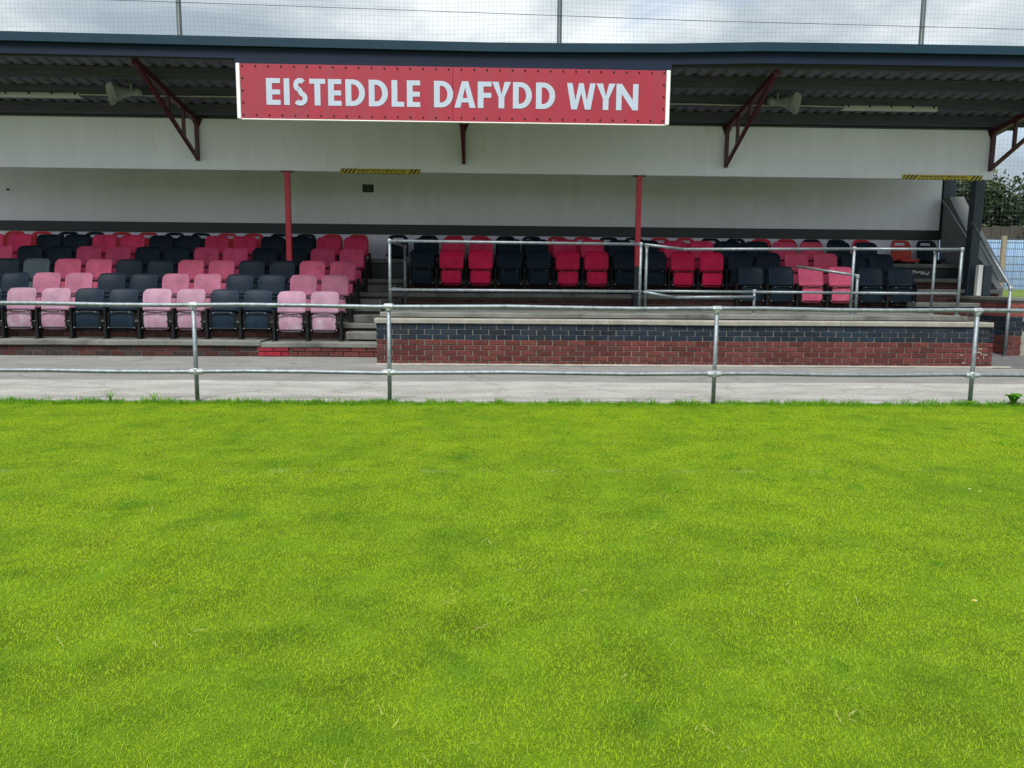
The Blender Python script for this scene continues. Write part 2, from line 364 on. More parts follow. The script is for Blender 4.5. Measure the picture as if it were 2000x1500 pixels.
bricks(r4, -1.50, 7.08, ROWY[3]+0.047, ROWZ[2]-0.01, 2, lambda c, x: REDDK)
r5 = riser(XL, 7.10, ROWY[4]+0.05, ROWZ[3]-0.01, ROWZ[4]-SLAB-0.002, DMORTAR)
bricks(r5, -1.45, 7.08, ROWY[4]+0.047, ROWZ[3]+0.0, 2, lambda c, x: REDDK)
riser(XL, 8.95, ROWY[5]+0.05, 0.20, ROWZ[5]-SLAB-0.002, BLACKB)
# aisle half steps between left and centre blocks
for k in range(1, 5):
    slab('aisle_step', -2.16, -1.62, ROWY[k]-0.30, ROWY[k]+0.04, ROWZ[k]-0.115, th=0.115)
# centre platform in front of row 4
slab('platform_slab', -1.545, 7.00, 11.05, ROWY[3]+0.045, 0.89, th=0.07)
riser(-1.545, 6.98, 11.13, 0.12, 0.818, DMORTAR, name='platform_wall')
SP(MB().box(-1.555, -1.549, 11.1, 13.3, 0.1, 1.06).build('platform_cheek', DMORTAR))
# stairs at the right end
st_y = [11.30, 11.70, 12.10, 12.62, 13.30, 13.86]; st_z = [0.37, 0.57, 0.77, 1.05, 1.27, 1.46]
for i, (y, z) in enumerate(zip(st_y, st_z)):
    if i < 3: continue
    y1 = (st_y+[14.55])[i+1]
    xa = 7.04 if i < 3 else 7.11
    xb = 8.195 if i < 4 else 8.98
    s_ = slab('stair_tread', xa, xb, y, y1+0.06, z, th=0.07)
    rz = riser(xa+0.005, xb-0.003, y+0.04, z-0.25 if i > 3 else 0.15, z-0.072, DMORTAR, name='stair_riser')
    if i >= 3: bricks(rz, xa+0.01, xb-0.01, y+0.037, z-0.072-2*BH, 2, lambda c, x: REDDK)
SP(MB().box(7.0, 7.035, 11.1, 13.28, 0.1, 0.87).build('stair_cheek', DMORTAR))
# white marks on the dark riser below the back row
mk = MB(); rnd = random.Random(5)
for i in range(16):
    cx = 8.02 + rnd.uniform(0, 0.36); cz = 1.60 - (cx-8.02)*0.10 + rnd.uniform(-0.025, 0.025); a = rnd.uniform(0.012, 0.05); b_ = rnd.uniform(0.006, 0.014); th = rnd.uniform(-0.3, 0.1)
    mk.poly([(cx+a*math.cos(q)*math.cos(th)-b_*math.sin(q)*math.sin(th), ROWY[5]+0.046-0.0006*i, cz+a*math.cos(q)*math.sin(th)+b_*math.sin(q)*math.cos(th)) for q in (k*math.pi/4 for k in range(8))])
SP(mk.build('white_paint_mark', WHITEMARK))

# back wall, bulkhead panels, boards
BWY, BHY = 15.30, 13.20
def panels(name, x0, x1, step, y, z0, z1, th, m, zs=None):
    x = x0
    while x < x1-0.01:
        e = min(x+step, x1)
        SP(MB().cbox(x+0.0008, e-0.0008, y, y+th, z0, z1, 0.0012).build(name, m)); x = e
panels('back_wall_panel', -11.9, 8.96, 2.44, BWY, 1.70, 3.62, 0.05, WHITE)
SP(MB().box(-12.0, 9.02, BWY+0.055, BWY+0.2, 0.2, 3.62).build('back_wall', GREYWALL))
panels('bulkhead_panel', -11.0, 8.60, 2.44, BHY, 3.135, 3.955, 0.03, WHITE)
SP(MB().box(-11.6, 8.60, BHY+0.034, BHY+0.16, 3.142, 3.98).build('bulkhead', WHITE))
SP(MB().cbox(-12, 8.985, BWY-0.045, BWY-0.002, 2.235, 2.425, 0.004).build('back_board', BLACKB))
SP(MB().box(8.985, 9.24, BWY-0.02, BWY+0.16, 2.4, 3.6).build('corner_post', NAVYPOST))
# roof
SL = 0.15
def rz_(y): return 3.965 + SL*(13.15-y)          # underside of the purlins
PD = 0.165
for y in (11.02, 11.69, 12.39, 13.06):
    SP(MB().bar((XL, y, rz_(y)+PD/2), (10.09, y, rz_(y)+PD/2), 0.065, PD).build('purlin', TIMBER))
SP(MB().box(XL, 8.9, 13.12, 13.195, 3.945, 4.03).build('wall_plate', BLACKB))
SP(MB().tube([(XL, 13.11, 4.045), (8.9, 13.11, 4.045)], 0.012, 6).build('cable', TIMBER))
# profiled roof sheets, 1 m cover, 0.2 m rib pitch
prof = [(0,0),(0.05,0),(0.075,0.035),(0.125,0.035),(0.15,0),(0.2,0)]
sh = MB(); line = []
for k in range(5):
    for (x, z) in prof[:-1]: line.append((x+0.2*k, z))
line.append((1.0, 0))
y0_, y1_ = 10.86, 15.55
for (yy) in (y0_, y1_):
    for dz in (0.0, 0.004):
        sh.v += [(x, yy, z+dz) for x, z in line]
n_ = len(line)
for i in range(n_-1):
    sh.f.append((i, i+1, 2*n_+i+1, 2*n_+i)); sh.f.append((n_+i, 3*n_+i, 3*n_+i+1, n_+i+1)); sh.f.append((i, n_+i, n_+i+1, i+1)); sh.f.append((2*n_+i, 2*n_+i+1, 3*n_+i+1, 3*n_+i))
for v in range(len(sh.v)):
    x, y, z = sh.v[v]; sh.v[v] = (x, y, z + rz_(y) + PD + 0.001)
SHM = sh.mesh('roof_sheet', SHEET)
for v in range(len(sh.v)):                     # the canopy alone runs on past the end of the building
    x, y, z = sh.v[v]
    if y > 13: sh.v[v] = (x+0.0, 13.19, z - rz_(y) + rz_(13.19))
SHM2 = sh.mesh('roof_sheet', SHEET)
for i in range(21):
    o = link('roof_sheet', SHM if i < 20 else SHM2, None, (-10.9+i*1.0, 0, 0.0005*(i % 2))); SP(o)
# fascia follows the sag of the real gutter
FZ = [(-12, 4.545), (-6.4, 4.535), (-4.1, 4.522), (-1.75, 4.511), (0, 4.503), (1.0, 4.512), (2.4, 4.532), (3.7, 4.572), (5.2, 4.580), (7.3, 4.583), (10.15, 4.588)]
def fascia(name, y0, y1, dz0, dz1, m, lip=0.0, xs=None):
    b = MB(); n = len(FZ)
    for x, z in FZ:
        b.v += [(x, y0, z+dz0), (x, y1, z+dz0), (x, y1, z+dz1), (x, y0+lip, z+dz1)]
    for i in range(n-1):
        for j in range(4): a, c = i*4+j, i*4+(j+1) % 4; b.f.append((a, a+4, c+4, c))
    b.f += [(0,1,2,3), tuple((n-1)*4+j for j in (3,2,1,0))]
    return SP(b.build(name, m, recalc=True))
fascia('gutter', 10.76, 10.90, -0.118, 0.0, TEAL, lip=0.012)
fascia('fascia_board', 10.815, 10.855, -0.262, -0.121, NAVY)
def fz(x):
    for (a, za), (b, zb) in zip(FZ, FZ[1:]):
        if a <= x <= b: return za+(zb-za)*(x-a)/(b-a)
bb = MB(); bx0 = [-3.40, -1.75, 0, 1.0, 2.47]
bb.prism([(x, 4.10) for x in bx0] + [(x, fz(x)-0.2635) for x in reversed(bx0)], 10.8155, 10.854)
SP(bb.build('sign_backing_board', NAVY, recalc=True))
# end bargeboard at the right
SP(MB().bar((10.13, 10.84, rz_(10.84)+0.10), (10.13, 13.19, rz_(13.19)+0.10), 0.05, 0.20).build('bargeboard', NAVY))

# red cantilever brackets
for bx in (-9.2, -4.79, -0.42, 3.98, 8.52):
    b = SP(MB().bar((bx, BHY-0.035, 3.27), (bx, BHY-0.035, rz_(13.1)-0.005), 0.055, 0.06, up=(0,1,0)).build('bracket', REDSTEEL))
    A = (bx, BHY-0.045, 3.31); F_ = (bx, 11.12, rz_(11.12)-0.075)
    SP(MB().bar((bx, 13.13, rz_(13.13)-0.045), (bx, 11.0, rz_(11.0)-0.045), 0.07, 0.085).build('top_chord', REDSTEEL), b)
    SP(MB().bar(A, F_, 0.05, 0.05).build('diagonal', REDSTEEL), b)
    for wy in (12.62, 12.05):
        t_ = (13.155-wy)/(13.155-11.12); zz = 3.31+(F_[2]-3.31)*t_
        SP(MB().bar((bx+0.001, wy, zz-0.02), (bx+0.001, wy, rz_(wy)-0.03), 0.046, 0.05, up=(0,1,0)).build('web', REDSTEEL), b)
    gp = MB().prism([(bx-0.028, 3.80), (bx-0.095, 3.955), (bx+0.095, 3.955), (bx+0.028, 3.80)], BHY-0.012, BHY-0.004)
    SP(gp.build('gusset', REDSTEEL, recalc=True), b)
# red columns (black feet) under the bulkhead
for cx in (-3.36, 2.54):
    c_ = SP(MB().box(cx-0.042, cx+0.042, 13.21, 13.285, 1.62, 3.118).build('column', REDPOST))
    SP(MB().box(cx-0.046, cx+0.046, 13.207, 13.288, 1.02 if cx < 0 else 0.9, 1.617).build('column_foot', BLACKB if cx > 0 else REDPOST), c_)
    SP(MB().box(cx-0.10, cx+0.10, 13.19, 13.33, 3.121, 3.132).build('cap_plate', REDSTEEL), c_)
SP(MB().cbox(8.34, 8.50, 13.24, 13.40, 1.0, 3.13, 0.01).build('end_post', NAVYPOST))
# grey end wall with raking top
ew = MB().prism([(15.29, 0.1), (15.29, 3.06), (15.1, 3.06), (13.62, 1.44), (13.45, 1.30), (13.45, 0.1)], 9.0, 9.12, 'yz')
SP(ew.build('end_wall', GREYWALL, recalc=True))
SP(MB().prism([(15.12, 3.068), (13.60, 1.448), (13.60, 1.40), (15.12, 3.02)], 9.121, 9.30, 'yz').build('end_wall_coping', GREYWALL, recalc=True))

# ------------------------------------------------------------------ front brick wall
fw = thing('brick_wall', 'low front wall of blue over red bricks with pale coping', 'wall', (2.8, 10.8, 0.15))
WX0, WX1, WZ = -1.57, 7.19, 0.155
SP(MB().box(WX0+0.004, WX1-0.004, 10.812, 11.02, 0.05, WZ+8*BH).build('mortar_core', MORTAR), fw)
def wallcol(c, x):
    if c >= 5: return BLUE
    if x > 6.0 and c < 4 and random.random() < 0.13: return (0.34, 0.25, 0.22)
    return RED
nb = bricks(fw, WX0, WX1, 10.806, WZ, 8, wallcol)
bricks(fw, 10.83, 11.02, WX1-0.008+0.0, WZ, 8, lambda c, x: BLUE if c >= 5 else RED, axis='y')
cop = slab('coping', WX0-0.02, 5.0, 10.775, 11.04, WZ+8*BH+0.07, th=0.068, m=COPING, parent=fw)
slab('coping', 5.006, WX1+0.03, 10.775, 11.04, WZ+8*BH+0.07, th=0.068, m=COPING, parent=fw)
# mortar haunch along the foot
hb = MB(); rnd = random.Random(11); xs = [WX0+(WX1+0.35-WX0)*i/90 for i in range(91)]
for x in xs:
    d = rnd.uniform(0.02, 0.055); z = pz(10.8)+0.012
    hb.v += [(x, 10.80-d, z), (x, 10.802, z+0.022), (x, 10.84, z)]
for i in range(90):
    for j in range(2): a = i*3+j; hb.f.append((a, a+3, a+4, a+1))
SP(hb.build('mortar_haunch', COPING), fw)

sm = MB(); rnd = random.Random(21)
for i in range(14):
    cx = WX1-0.02-abs(rnd.gauss(0, 0.28)); cz = WZ+BH*rnd.choice([1, 2, 3, 4])*1.0 + rnd.uniform(-0.03, 0.02); a = rnd.uniform(0.012, 0.05); c_ = rnd.uniform(0.006, 0.02)
    if i % 3 == 0: a, c_ = 0.008, rnd.uniform(0.02, 0.035)
    cx = min(cx, WX1-a-0.005)
    sm.poly([(cx+a*rnd.uniform(0.6, 1)*math.cos(q), 10.7955-0.0004*i*0.2, cz+c_*rnd.uniform(0.6, 1)*math.sin(q)) for q in (k*math.pi/5 for k in range(10))])
SP(sm.build('mortar_smear', COPING, recalc=True), fw)['kind'] = 'stuff'
# end pier with concrete cap, stub, neighbouring low wall
ep = thing('brick_pier', 'brick end pier beside the stairs, concrete cap on top', 'wall', (8.34, 11.9, 0.2))
PZ0 = 0.19
SP(MB().box(8.222, 8.445, 11.915, 13.42, 0.1, PZ0+12.4*BH).build('mortar_core', MORTAR), ep)
pc = lambda c, x: BLUE if 5 <= c < 9 else (RED if c < 5 else (0.17, 0.05, 0.045))
bricks(ep, 8.215, 8.452, 11.908, PZ0, 12, pc)
bricks(ep, 11.91, 13.40, 8.214, PZ0, 12, pc, axis='y')
for o in [o for o in ep.children if o.name.startswith('brick') and abs(o.rotation_euler.z) > 1]:
    o.rotation_euler.z = math.pi/2 * -1; o.location.x += 0.0
SP(MB().cbox(8.185, 8.48, 11.87, 13.42, PZ0+12.4*BH+0.002, PZ0+12.4*BH+0.062, 0.008).build('cap', CONC), ep)
stub = thing('short_post', 'short black post with white side board on the end pier', 'post', (8.45, 13.0, 1.165))
SP(MB().cbox(8.345, 8.425, 12.98, 13.06, 1.168, 1.69, 0.004).build('white_board', TRIM), stub)
SP(MB().cbox(8.43, 8.57, 12.95, 13.09, 1.168, 1.68, 0.006).build('black_post', NAVYPOST), stub)
lw = thing('rendered_wall', 'pale rendered low wall right of the brick pier', 'wall', (9.1, 12.0, 0.2))
SP(MB().box(8.47, 10.5, 11.98, 12.15, 0.1, 0.62).build('wall_body', COPING), lw)
SP(MB().cbox(8.462, 10.5, 11.93, 12.2, 0.78, 0.90, 0.006).build('ledge', COPING), lw)
SP(MB().box(8.48, 10.5, 12.0, 12.14, 0.623, 0.777).build('dark_band', NAVYPOST), lw)

# ------------------------------------------------------------------ galvanised railings
def clamp(parent, p, r=0.034, l=0.07, ax='z'):
    d = {'x': Vector((l/2,0,0)), 'z': Vector((0,0,l/2))}[ax]
    b = MB(); b.tube([Vector(p)-d, Vector(p)-d*0.7, Vector(p)+d*0.7, Vector(p)+d], r, 10, radii=[r*0.86, r, r, r*0.86])
    b.tube([Vector(p)+Vector((0.0,-r,0)), Vector(p)+Vector((0,-r-0.012,0))], 0.009, 6)
    return SP(b.build('clamp', CLAMP, smooth=False), parent)
pb = thing('pitch_barrier', 'long two-rail galvanised tube barrier along the edge of the grass', 'railing', (0, 8.43, 0))
RY = 8.43
def rail_pts(z, x0, x1, n=24, sag=0.007):
    return [(x0+(x1-x0)*i/n, RY, z + sag*math.sin(i*1.7)) for i in range(n+1)]
SP(MB().tube(rail_pts(1.056, -8.4, 8.8), 0.0232, 12).build('top_rail', GALV, smooth=True), pb)
SP(MB().tube(rail_pts(0.333, -8.4, 8.8), 0.0232, 12).build('lower_rail', GALV, smooth=True), pb)
for px in (-6.1, -3.185, -1.085, 2.52, 5.45, 8.3):
    po = SP(MB().tube([(px, RY, -0.1), (px, RY, 1.03)], 0.0232, 12).build('post', GALV, smooth=True), pb)
    clamp(pb, (px, RY, 1.03), 0.031, 0.06); clamp(pb, (px, RY, 1.056), 0.033, 0.10, 'x')
    clamp(pb, (px, RY, 0.333), 0.033, 0.075); clamp(pb, (px, RY, 0.333), 0.0325, 0.15, 'x')

def railing(name, label, posts, rails, loc, r=0.0215):
    t = thing(name, label, 'railing', loc)
    for a, b in rails: SP(MB().tube([a, b], r, 10).build('rail', GALV, smooth=True), t)
    for (x, y, z0, z1) in posts:
        SP(MB().tube([(x, y, z0), (x, y, z1)], r, 10).build('post', GALV, smooth=True), t)
        clamp(t, (x, y, z1), r+0.007, 0.055)
        SP(MB().tube([(x, y, z0), (x, y, z0+0.008)], 0.05, 12).build('base_plate', CLAMP), t)
    return t
PT = 0.891; RT = 1.905; RM = 1.215
railing('platform_railing', 'galvanised railing on the platform in front of the centre seats', 
        [(-1.43, 11.3, PT, RT), (2.22, 11.3, PT, RT-0.012), (-1.40, 13.05, PT, RT)],
        [((-1.45, 11.3, RT), (2.25, 11.3, RT-0.012)), ((-1.45, 11.3, RM-0.01), (2.25, 11.3, RM-0.005)), ((-1.43, 11.3, RT), (-1.40, 13.05, RT)), ((-1.43, 11.3, RM), (-1.40, 13.05, RM))], (0.4, 11.3, PT))
railing('stair_railing', 'galvanised railing on the platform by the right-hand stairs, two uprights at its corner', 
        [(2.33, 11.42, PT, RT-0.03), (3.95, 11.38, PT, RM+0.01), (5.40, 11.35, PT, RT-0.04), (7.02-0.03, 11.30, PT, RT-0.04), (7.0, 12.0, PT, RT-0.04)],
        [((2.27, 11.3, RT-0.014), (2.85, 11.34, RT-0.075)), ((2.85, 11.34, RT-0.075), (5.40, 11.35, RT-0.045)), ((5.40, 11.35, RT-0.045), (7.01, 11.3, RT-0.038)),
         ((2.27, 11.3, RM-0.01), (2.75, 11.34, RM-0.09)), ((2.75, 11.34, RM-0.09), (3.95, 11.35, RM-0.07)), ((2.33, 11.42, RM), (3.95, 11.4, RM)), ((3.95, 11.4, RM), (5.40, 11.35, RM)), ((5.40, 11.35, RM), (6.99, 11.3, RM)), ((6.99, 11.3, RT-0.04), (7.0, 12.0, RT-0.04)), ((6.99, 11.3, RM), (7.0, 12.0, RM))], (4.7, 11.35, PT))
railing('platform_handrail', 'short sloping handrail ending at a single post before the pink seats', 
        [(5.62, 11.65, PT, 1.46)], [((4.95, 12.35, 1.62), (5.62, 11.65, 1.475))], (5.62, 11.65, PT))
railing('pier_handrail', 'steep galvanised handrail dropping from the dark end post to a foot on the path', 
        [(8.12, 11.80, 0.225, 1.30)], [((8.30, 13.22, 2.42), (8.12, 11.80, 1.315))], (8.12, 11.8, 0.22), r=0.024)
railing('wall_handrail', 'galvanised handrail raking up the grey end wall of the stairs', 
        [(8.90, 14.05, 1.465, 1.98)], [((8.90, 15.15, 3.0), (8.90, 13.75, 1.74))], (8.9, 14.05, 1.46))

# ------------------------------------------------------------------ seats
def shell(wd, zb, zt, yf, R_=0.06, u0_=0.70, nu=14, nv=8, th=0.016, bow=0.03, hole=None, lip=0.006, rb=0.0):
    """curved moulded panel facing -y; yf(t) gives depth along the height"""
    b = MB(); us = [-1+2*i/nu for i in range(nu+1)]
    us = [math.copysign(abs(u)**0.8, u) for u in us]
    P = {}
    for i, u in enumerate(us):
        k = max(0, (abs(u)-u0_)/(1-u0_)); cut = 1-math.sqrt(max(0, 1-k*k))
        zt_, zb_ = zt-0.012*u*u-R_*cut, zb+rb*cut
        for j in range(nv+1):
            t = j/nv; z = zb_+(zt_-zb_)*t; y = yf((z-zb)/(zt-zb)) - bow*u*u
            e = (i in (0, nu)) or (j in (0, nv))
            P[(i,j)] = len(b.v); b.v.append((u*wd/2*(1-0.03*(1-t)), y-(lip if e else 0), z))
    off = len(b.v); b.v += [(x, y+th, z) for (x, y, z) in b.v]
    holes = set(hole or []); 
    cells = [(i,j) for i in range(nu) for j in range(nv) if (i,j) not in holes]
    cs = set(cells)
    for i, j in cells:
        q = (P[(i,j)], P[(i+1,j)], P[(i+1,j+1)], P[(i,j+1)])
        b.f.append(q); b.f.append(tuple(off+a for a in reversed(q)))
        for (di, dj, a, c) in ((0,-1,q[0],q[1]), (1,0,q[1],q[2]), (0,1,q[2],q[3]), (-1,0,q[3],q[0])):
            if (i+di, j+dj) not in cs: b.f.append((c, a, off+a, off+c))
    return b
back_me = shell(0.425, 0.415, 0.75, lambda t: -0.035+0.022*math.sin(t*3.0)+0.10*t**3, rb=0.012).mesh('backrest', SEAT, True)
pan_me = shell(0.365, 0.135, 0.415, lambda t: -0.115-0.018*math.sin(math.pi*t), R_=0.03, u0_=0.8, nu=10, nv=6, bow=-0.012, th=0.02, rb=0.045).mesh('seat_pan', PAN, True)
fr = MB()
fr.tube([(-0.19,-0.135,0.165),(-0.192,-0.14,0.30),(-0.185,-0.14,0.385),(-0.15,-0.14,0.402),(0.15,-0.14,0.402),(0.185,-0.14,0.385),(0.192,-0.14,0.30),(0.19,-0.135,0.165)], 0.0095, 6)
fr.tube([(-0.20,-0.137,0.168),(0.20,-0.137,0.168)], 0.009, 6)
fr.tube([(0.19,-0.137,0.27),(0.165,-0.137,0.27)], 0.008, 5)
frame_me = fr.mesh('pan_frame', BLKMETAL)
bo = MB()
for x in (-0.19, 0.19): bo.tube([(x,-0.143,0.168),(x,-0.153,0.168)], 0.008, 6)
for x in (-0.13, 0.13): bo.tube([(x,-0.147,0.402),(x,-0.156,0.402)], 0.007, 6)
bolt_me = bo.mesh('bolts', CLAMP)
lg = MB(); lg.cbox(-0.272, -0.230, -0.135, -0.02, 0.0, 0.20, 0.004); lg.cbox(-0.264, -0.238, -0.12, 0.02, 0.20, 0.46, 0.004); lg.cbox(-0.285, -0.217, -0.16, 0.02, 0.0, 0.012, 0.003)
leg_me = lg.mesh('leg', BLKMETAL)
# bucket seats of the back row: handle slot in the back, fixed pan
hole = [(i, 6) for i in range(4, 10)] + [(6, 7), (7, 7)][:0]
bback_me = shell(0.40, 0.06, 0.47, lambda t: -0.05+0.08*t**1.4, R_=0.11, u0_=0.45, nu=14, nv=8, bow=0.035, hole=hole, lip=0.010).mesh('bucket_back', SEAT, True)
bp = MB(); nx_, ny_ = 8, 6
for j in range(ny_+1):
    for i in range(nx_+1):
        u = -1+2*i/nx_; t = j/ny_; bp.v.append((u*(0.2-0.015*(1-t)), -0.40+0.36*t, 0.085+0.02*u*u-0.03*math.sin(t*2.6)+0.03*(1-t)**3*0))
for j in range(ny_):
    for i in range(nx_): a=j*(nx_+1)+i; bp.f.append((a, a+1, a+nx_+2, a+nx_+1))
k_ = len(bp.v); bp.v += [(x, y, z-0.05 if y < -0.38 else z-0.02) for x, y, z in bp.v]
for j in range(ny_):
    for i in range(nx_): a=k_+j*(nx_+1)+i; bp.f.append((a, a+nx_+1, a+nx_+2, a+1))
for i in range(nx_): bp.f.append((i, k_+i, k_+i+1, i+1))
for j in range(ny_):
    a=j*(nx_+1); bp.f.append((a, a+nx_+1, k_+a+nx_+1, k_+a)); a=a+nx_; bp.f.append((a, k_+a, k_+a+nx_+1, a+nx_+1))
bpan_me = bp.mesh('bucket_pan', SEAT, True)
bf_me = MB().box(-0.15, 0.15, -0.33, -0.05, -0.0, 0.045).mesh('seat_base', BLKMETAL)

BLK = (0.006, 0.014, 0.026)
REDROW = {1: (0.28, 0.16, 0.225), 2: (0.33, 0.115, 0.185), 3: (0.50, 0.09, 0.17), 4: (0.60, 0.07, 0.165), 5: (0.63, 0.04, 0.118), 6: (0.62, 0.05, 0.065)}
REDCTR = {3: (0.52, 0.085, 0.165), 4: (0.62, 0.014, 0.075), 5: (0.64, 0.04, 0.118), 6: (0.58, 0.035, 0.06)}
ORD = ['first','second','third','fourth','fifth','sixth','seventh','eighth','ninth','tenth','eleventh','twelfth','thirteenth','fourteenth','fifteenth','sixteenth','seventeenth','eighteenth','nineteenth','twentieth','twenty-first','twenty-second','twenty-third','twenty-fourth','twenty-fifth','twenty-sixth','twenty-seventh','twenty-eighth','twenty-ninth','thirtieth','thirty-first','thirty-second','thirty-third','thirty-fourth','thirty-fifth']
def jit(c, s=0.12):
    k = 1+random.uniform(-s, s); return tuple(x*k for x in c)
def place_seat(x, y, z, color, label, group, last=False, bucket=False):
    t = thing('bucket_seat' if bucket else 'stadium_seat', label, 'seat', (x, y, z), group)
    t.rotation_euler.z = random.uniform(-0.012, 0.012)
    if bucket:
        link('bucket_back', bback_me, t, color=color); link('bucket_pan', bpan_me, t, color=color); link('seat_base', bf_me, t)
        return t
    bk = link('backrest', back_me, t, color=color); bk.rotation_euler.x = random.uniform(-0.02, 0.02)
    p = link('seat_pan', pan_me, t, color=color); p.rotation_euler.x = random.uniform(-0.012, 0.012)
    link('pan_frame', frame_me, p); link('bolts', bolt_me, p)['kind'] = 'stuff'
    link('leg', leg_me, t)
    if last: link('leg', leg_me, t, (0.502, 0, 0))
    return t
SEATY = [11.79, 12.41, 13.03, 13.65, 14.29, 14.98]
rowname = {1: 'front', 2: 'second', 3: 'third', 4: 'fourth', 5: 'fifth', 6: 'back'}
# left block: first X, spacing, colour string
LEFT = {1: (-7.473, 'BPPBBPPBBPP'), 2: (-7.436, 'BPPBBPPBBPP'), 3: (-7.925, 'BBPPBBPPBBPP'), 4: (-8.384, 'PBBPPBBPPBBPP'), 5: (-8.916, 'PPBBPPBBPPBBPP')}
for rw, (xx, cs) in LEFT.items():
    for i, c in enumerate(cs):
        k = 0.62 if (rw == 3 and i == 1) else 1
        col = jit(BLK) if c == 'B' else jit(REDROW[rw])
        if rw == 3 and i == 1: col = (0.05, 0.072, 0.09)
        word = 'black' if c == 'B' else {1: 'faded pale pink', 2: 'faded pink', 3: 'rose pink', 4: 'crimson', 5: 'red'}[rw]
        if rw == 3 and i == 1: word = 'bleached grey'
        place_seat(xx+0.5*i, SEATY[rw-1], ROWZ[rw-1] - (0.02 if rw == 1 and xx+0.5*i > -3.36 else 0), col, f'{word} tip-up seat, {rowname[rw]} row of the left block, {ORD[i]} from photo left', 'tip-up seats of the left block', last=(i == len(cs)-1))
# rows 4 and 5 right across the centre and right
for rw, x0, dx in ((4, -1.158, 0.5091), (5, -1.155, 0.5097)):
    for i, c in enumerate('BPPBBPPBBPPBBPPBB'):
        x = x0+dx*i
        base = REDCTR[rw] if i < 13 else {4: (0.58, 0.075, 0.15), 5: (0.58, 0.06, 0.13)}[rw]
        col = jit(BLK) if c == 'B' else jit(base)
        word = 'black' if c == 'B' else ('red' if i < 13 else 'rose red')
        place_seat(x, SEATY[rw-1], ROWZ[rw-1], col, f'{word} tip-up seat, {"lower" if rw == 4 else "upper"} long row right of the aisle, {ORD[i]} from aisle', 'tip-up seats right of the aisle', last=(i == 16))
for i, c in enumerate('BBPPBB'):
    x = 4.44+0.5148*i
    place_seat(x, SEATY[2], PT, jit(BLK) if c == 'B' else jit(REDCTR[3]), f'{"black" if c == "B" else "pink"} tip-up seat in the short front row before the stairs, {ORD[i]} from left', 'tip-up seats of the short right-hand row', last=(i == 5))
# back row of bucket seats against the wall
bx_ = [(-8.902+0.4935*i, c) for i, c in enumerate('PPBBPPBBPPBBPP')] + [(-1.729, 'B')] + [(-1.152+0.4945*i, c) for i, c in enumerate('BPPBBPPBBPPBBPPBBPP')] + [(8.30, 'B')]
for i, (x, c) in enumerate(bx_):
    if i == len(bx_)-1: x = 8.53
    if i == len(bx_)-2: x = 8.02
    place_seat(x, SEATY[5], ROWZ[5], jit(BLK) if c == 'B' else jit(REDROW[6] if x < -1.5 else REDCTR[6] if x < 7.6 else (0.42, 0.05, 0.045)),
               f'{"black" if c == "B" else "red"} bucket seat with handle slot, back row by the wall, {ORD[i]} from left', 'bucket seats of the back row', bucket=True)

# ------------------------------------------------------------------ name sign
sg = thing('name_sign', 'large red sign board with white lettering hung from the roof edge', 'sign', (-0.46, 10.74, 3.47))
SX0, SX1, SZ0, SZ1 = -3.305, 2.385, 3.470, 4.170
SY = 10.735
SP(MB().cbox(SX0, -0.49, SY, SY+0.03, SZ0, SZ1, 0.003).build('panel', SIGNRED), sg)
SP(MB().cbox(-0.487, SX1, SY+0.0005, SY+0.03, SZ0, SZ1, 0.003).build('panel', SIGNRED), sg)
for a, b in ((-3.358, -3.307), (2.387, 2.440)):
    SP(MB().cbox(a, b, SY-0.012, SY+0.05, SZ0-0.008, SZ1+0.004, 0.008).build('end_trim', TRIM), sg)
SP(MB().cbox(SX0, SX1, SY-0.006, SY+0.035, SZ0-0.016, SZ0-0.002, 0.003).build('bottom_trim', TRIM), sg)
SP(MB().box(SX0+0.1, SX1-0.1, SY+0.034, 10.81, 3.9, 4.16).build('hanger', NAVY), sg)
rv = MB(); npx = 33
pts = [(SX0+0.03+(SX1-SX0-0.06)*i/npx, z) for i in range(npx+1) for z in (SZ0+0.045, SZ1-0.03)] + [(x, SZ0+0.045+(SZ1-SZ0-0.075)*j/4) for j in range(1, 4) for x in (SX0+0.03, SX1-0.03)]
for x, z in pts:
    rv.tube([(x, SY+0.001, z), (x, SY-0.006, z)], 0.0125, 8)
SP(rv.build('bolts', RIVET), sg)['kind'] = 'stuff'
LET = [('E',-2.967,-2.781),('I',-2.734,-2.66),('S',-2.615,-2.417),('T',-2.396,-2.186),('E',-2.149,-1.973),('D',-1.919,-1.661),('D',-1.61,-1.355),('L',-1.307,-1.14),('E',-1.103,-0.926),('D',-0.741,-0.485),('A',-0.468,-0.184),('F',-0.156,0.029),('Y',0.036,0.29),('D',0.317,0.572),('D',0.627,0.886),('W',1.044,1.428),('Y',1.442,1.698),('N',1.712,2.01)]
LZ0, LZ1 = 3.648, 3.989
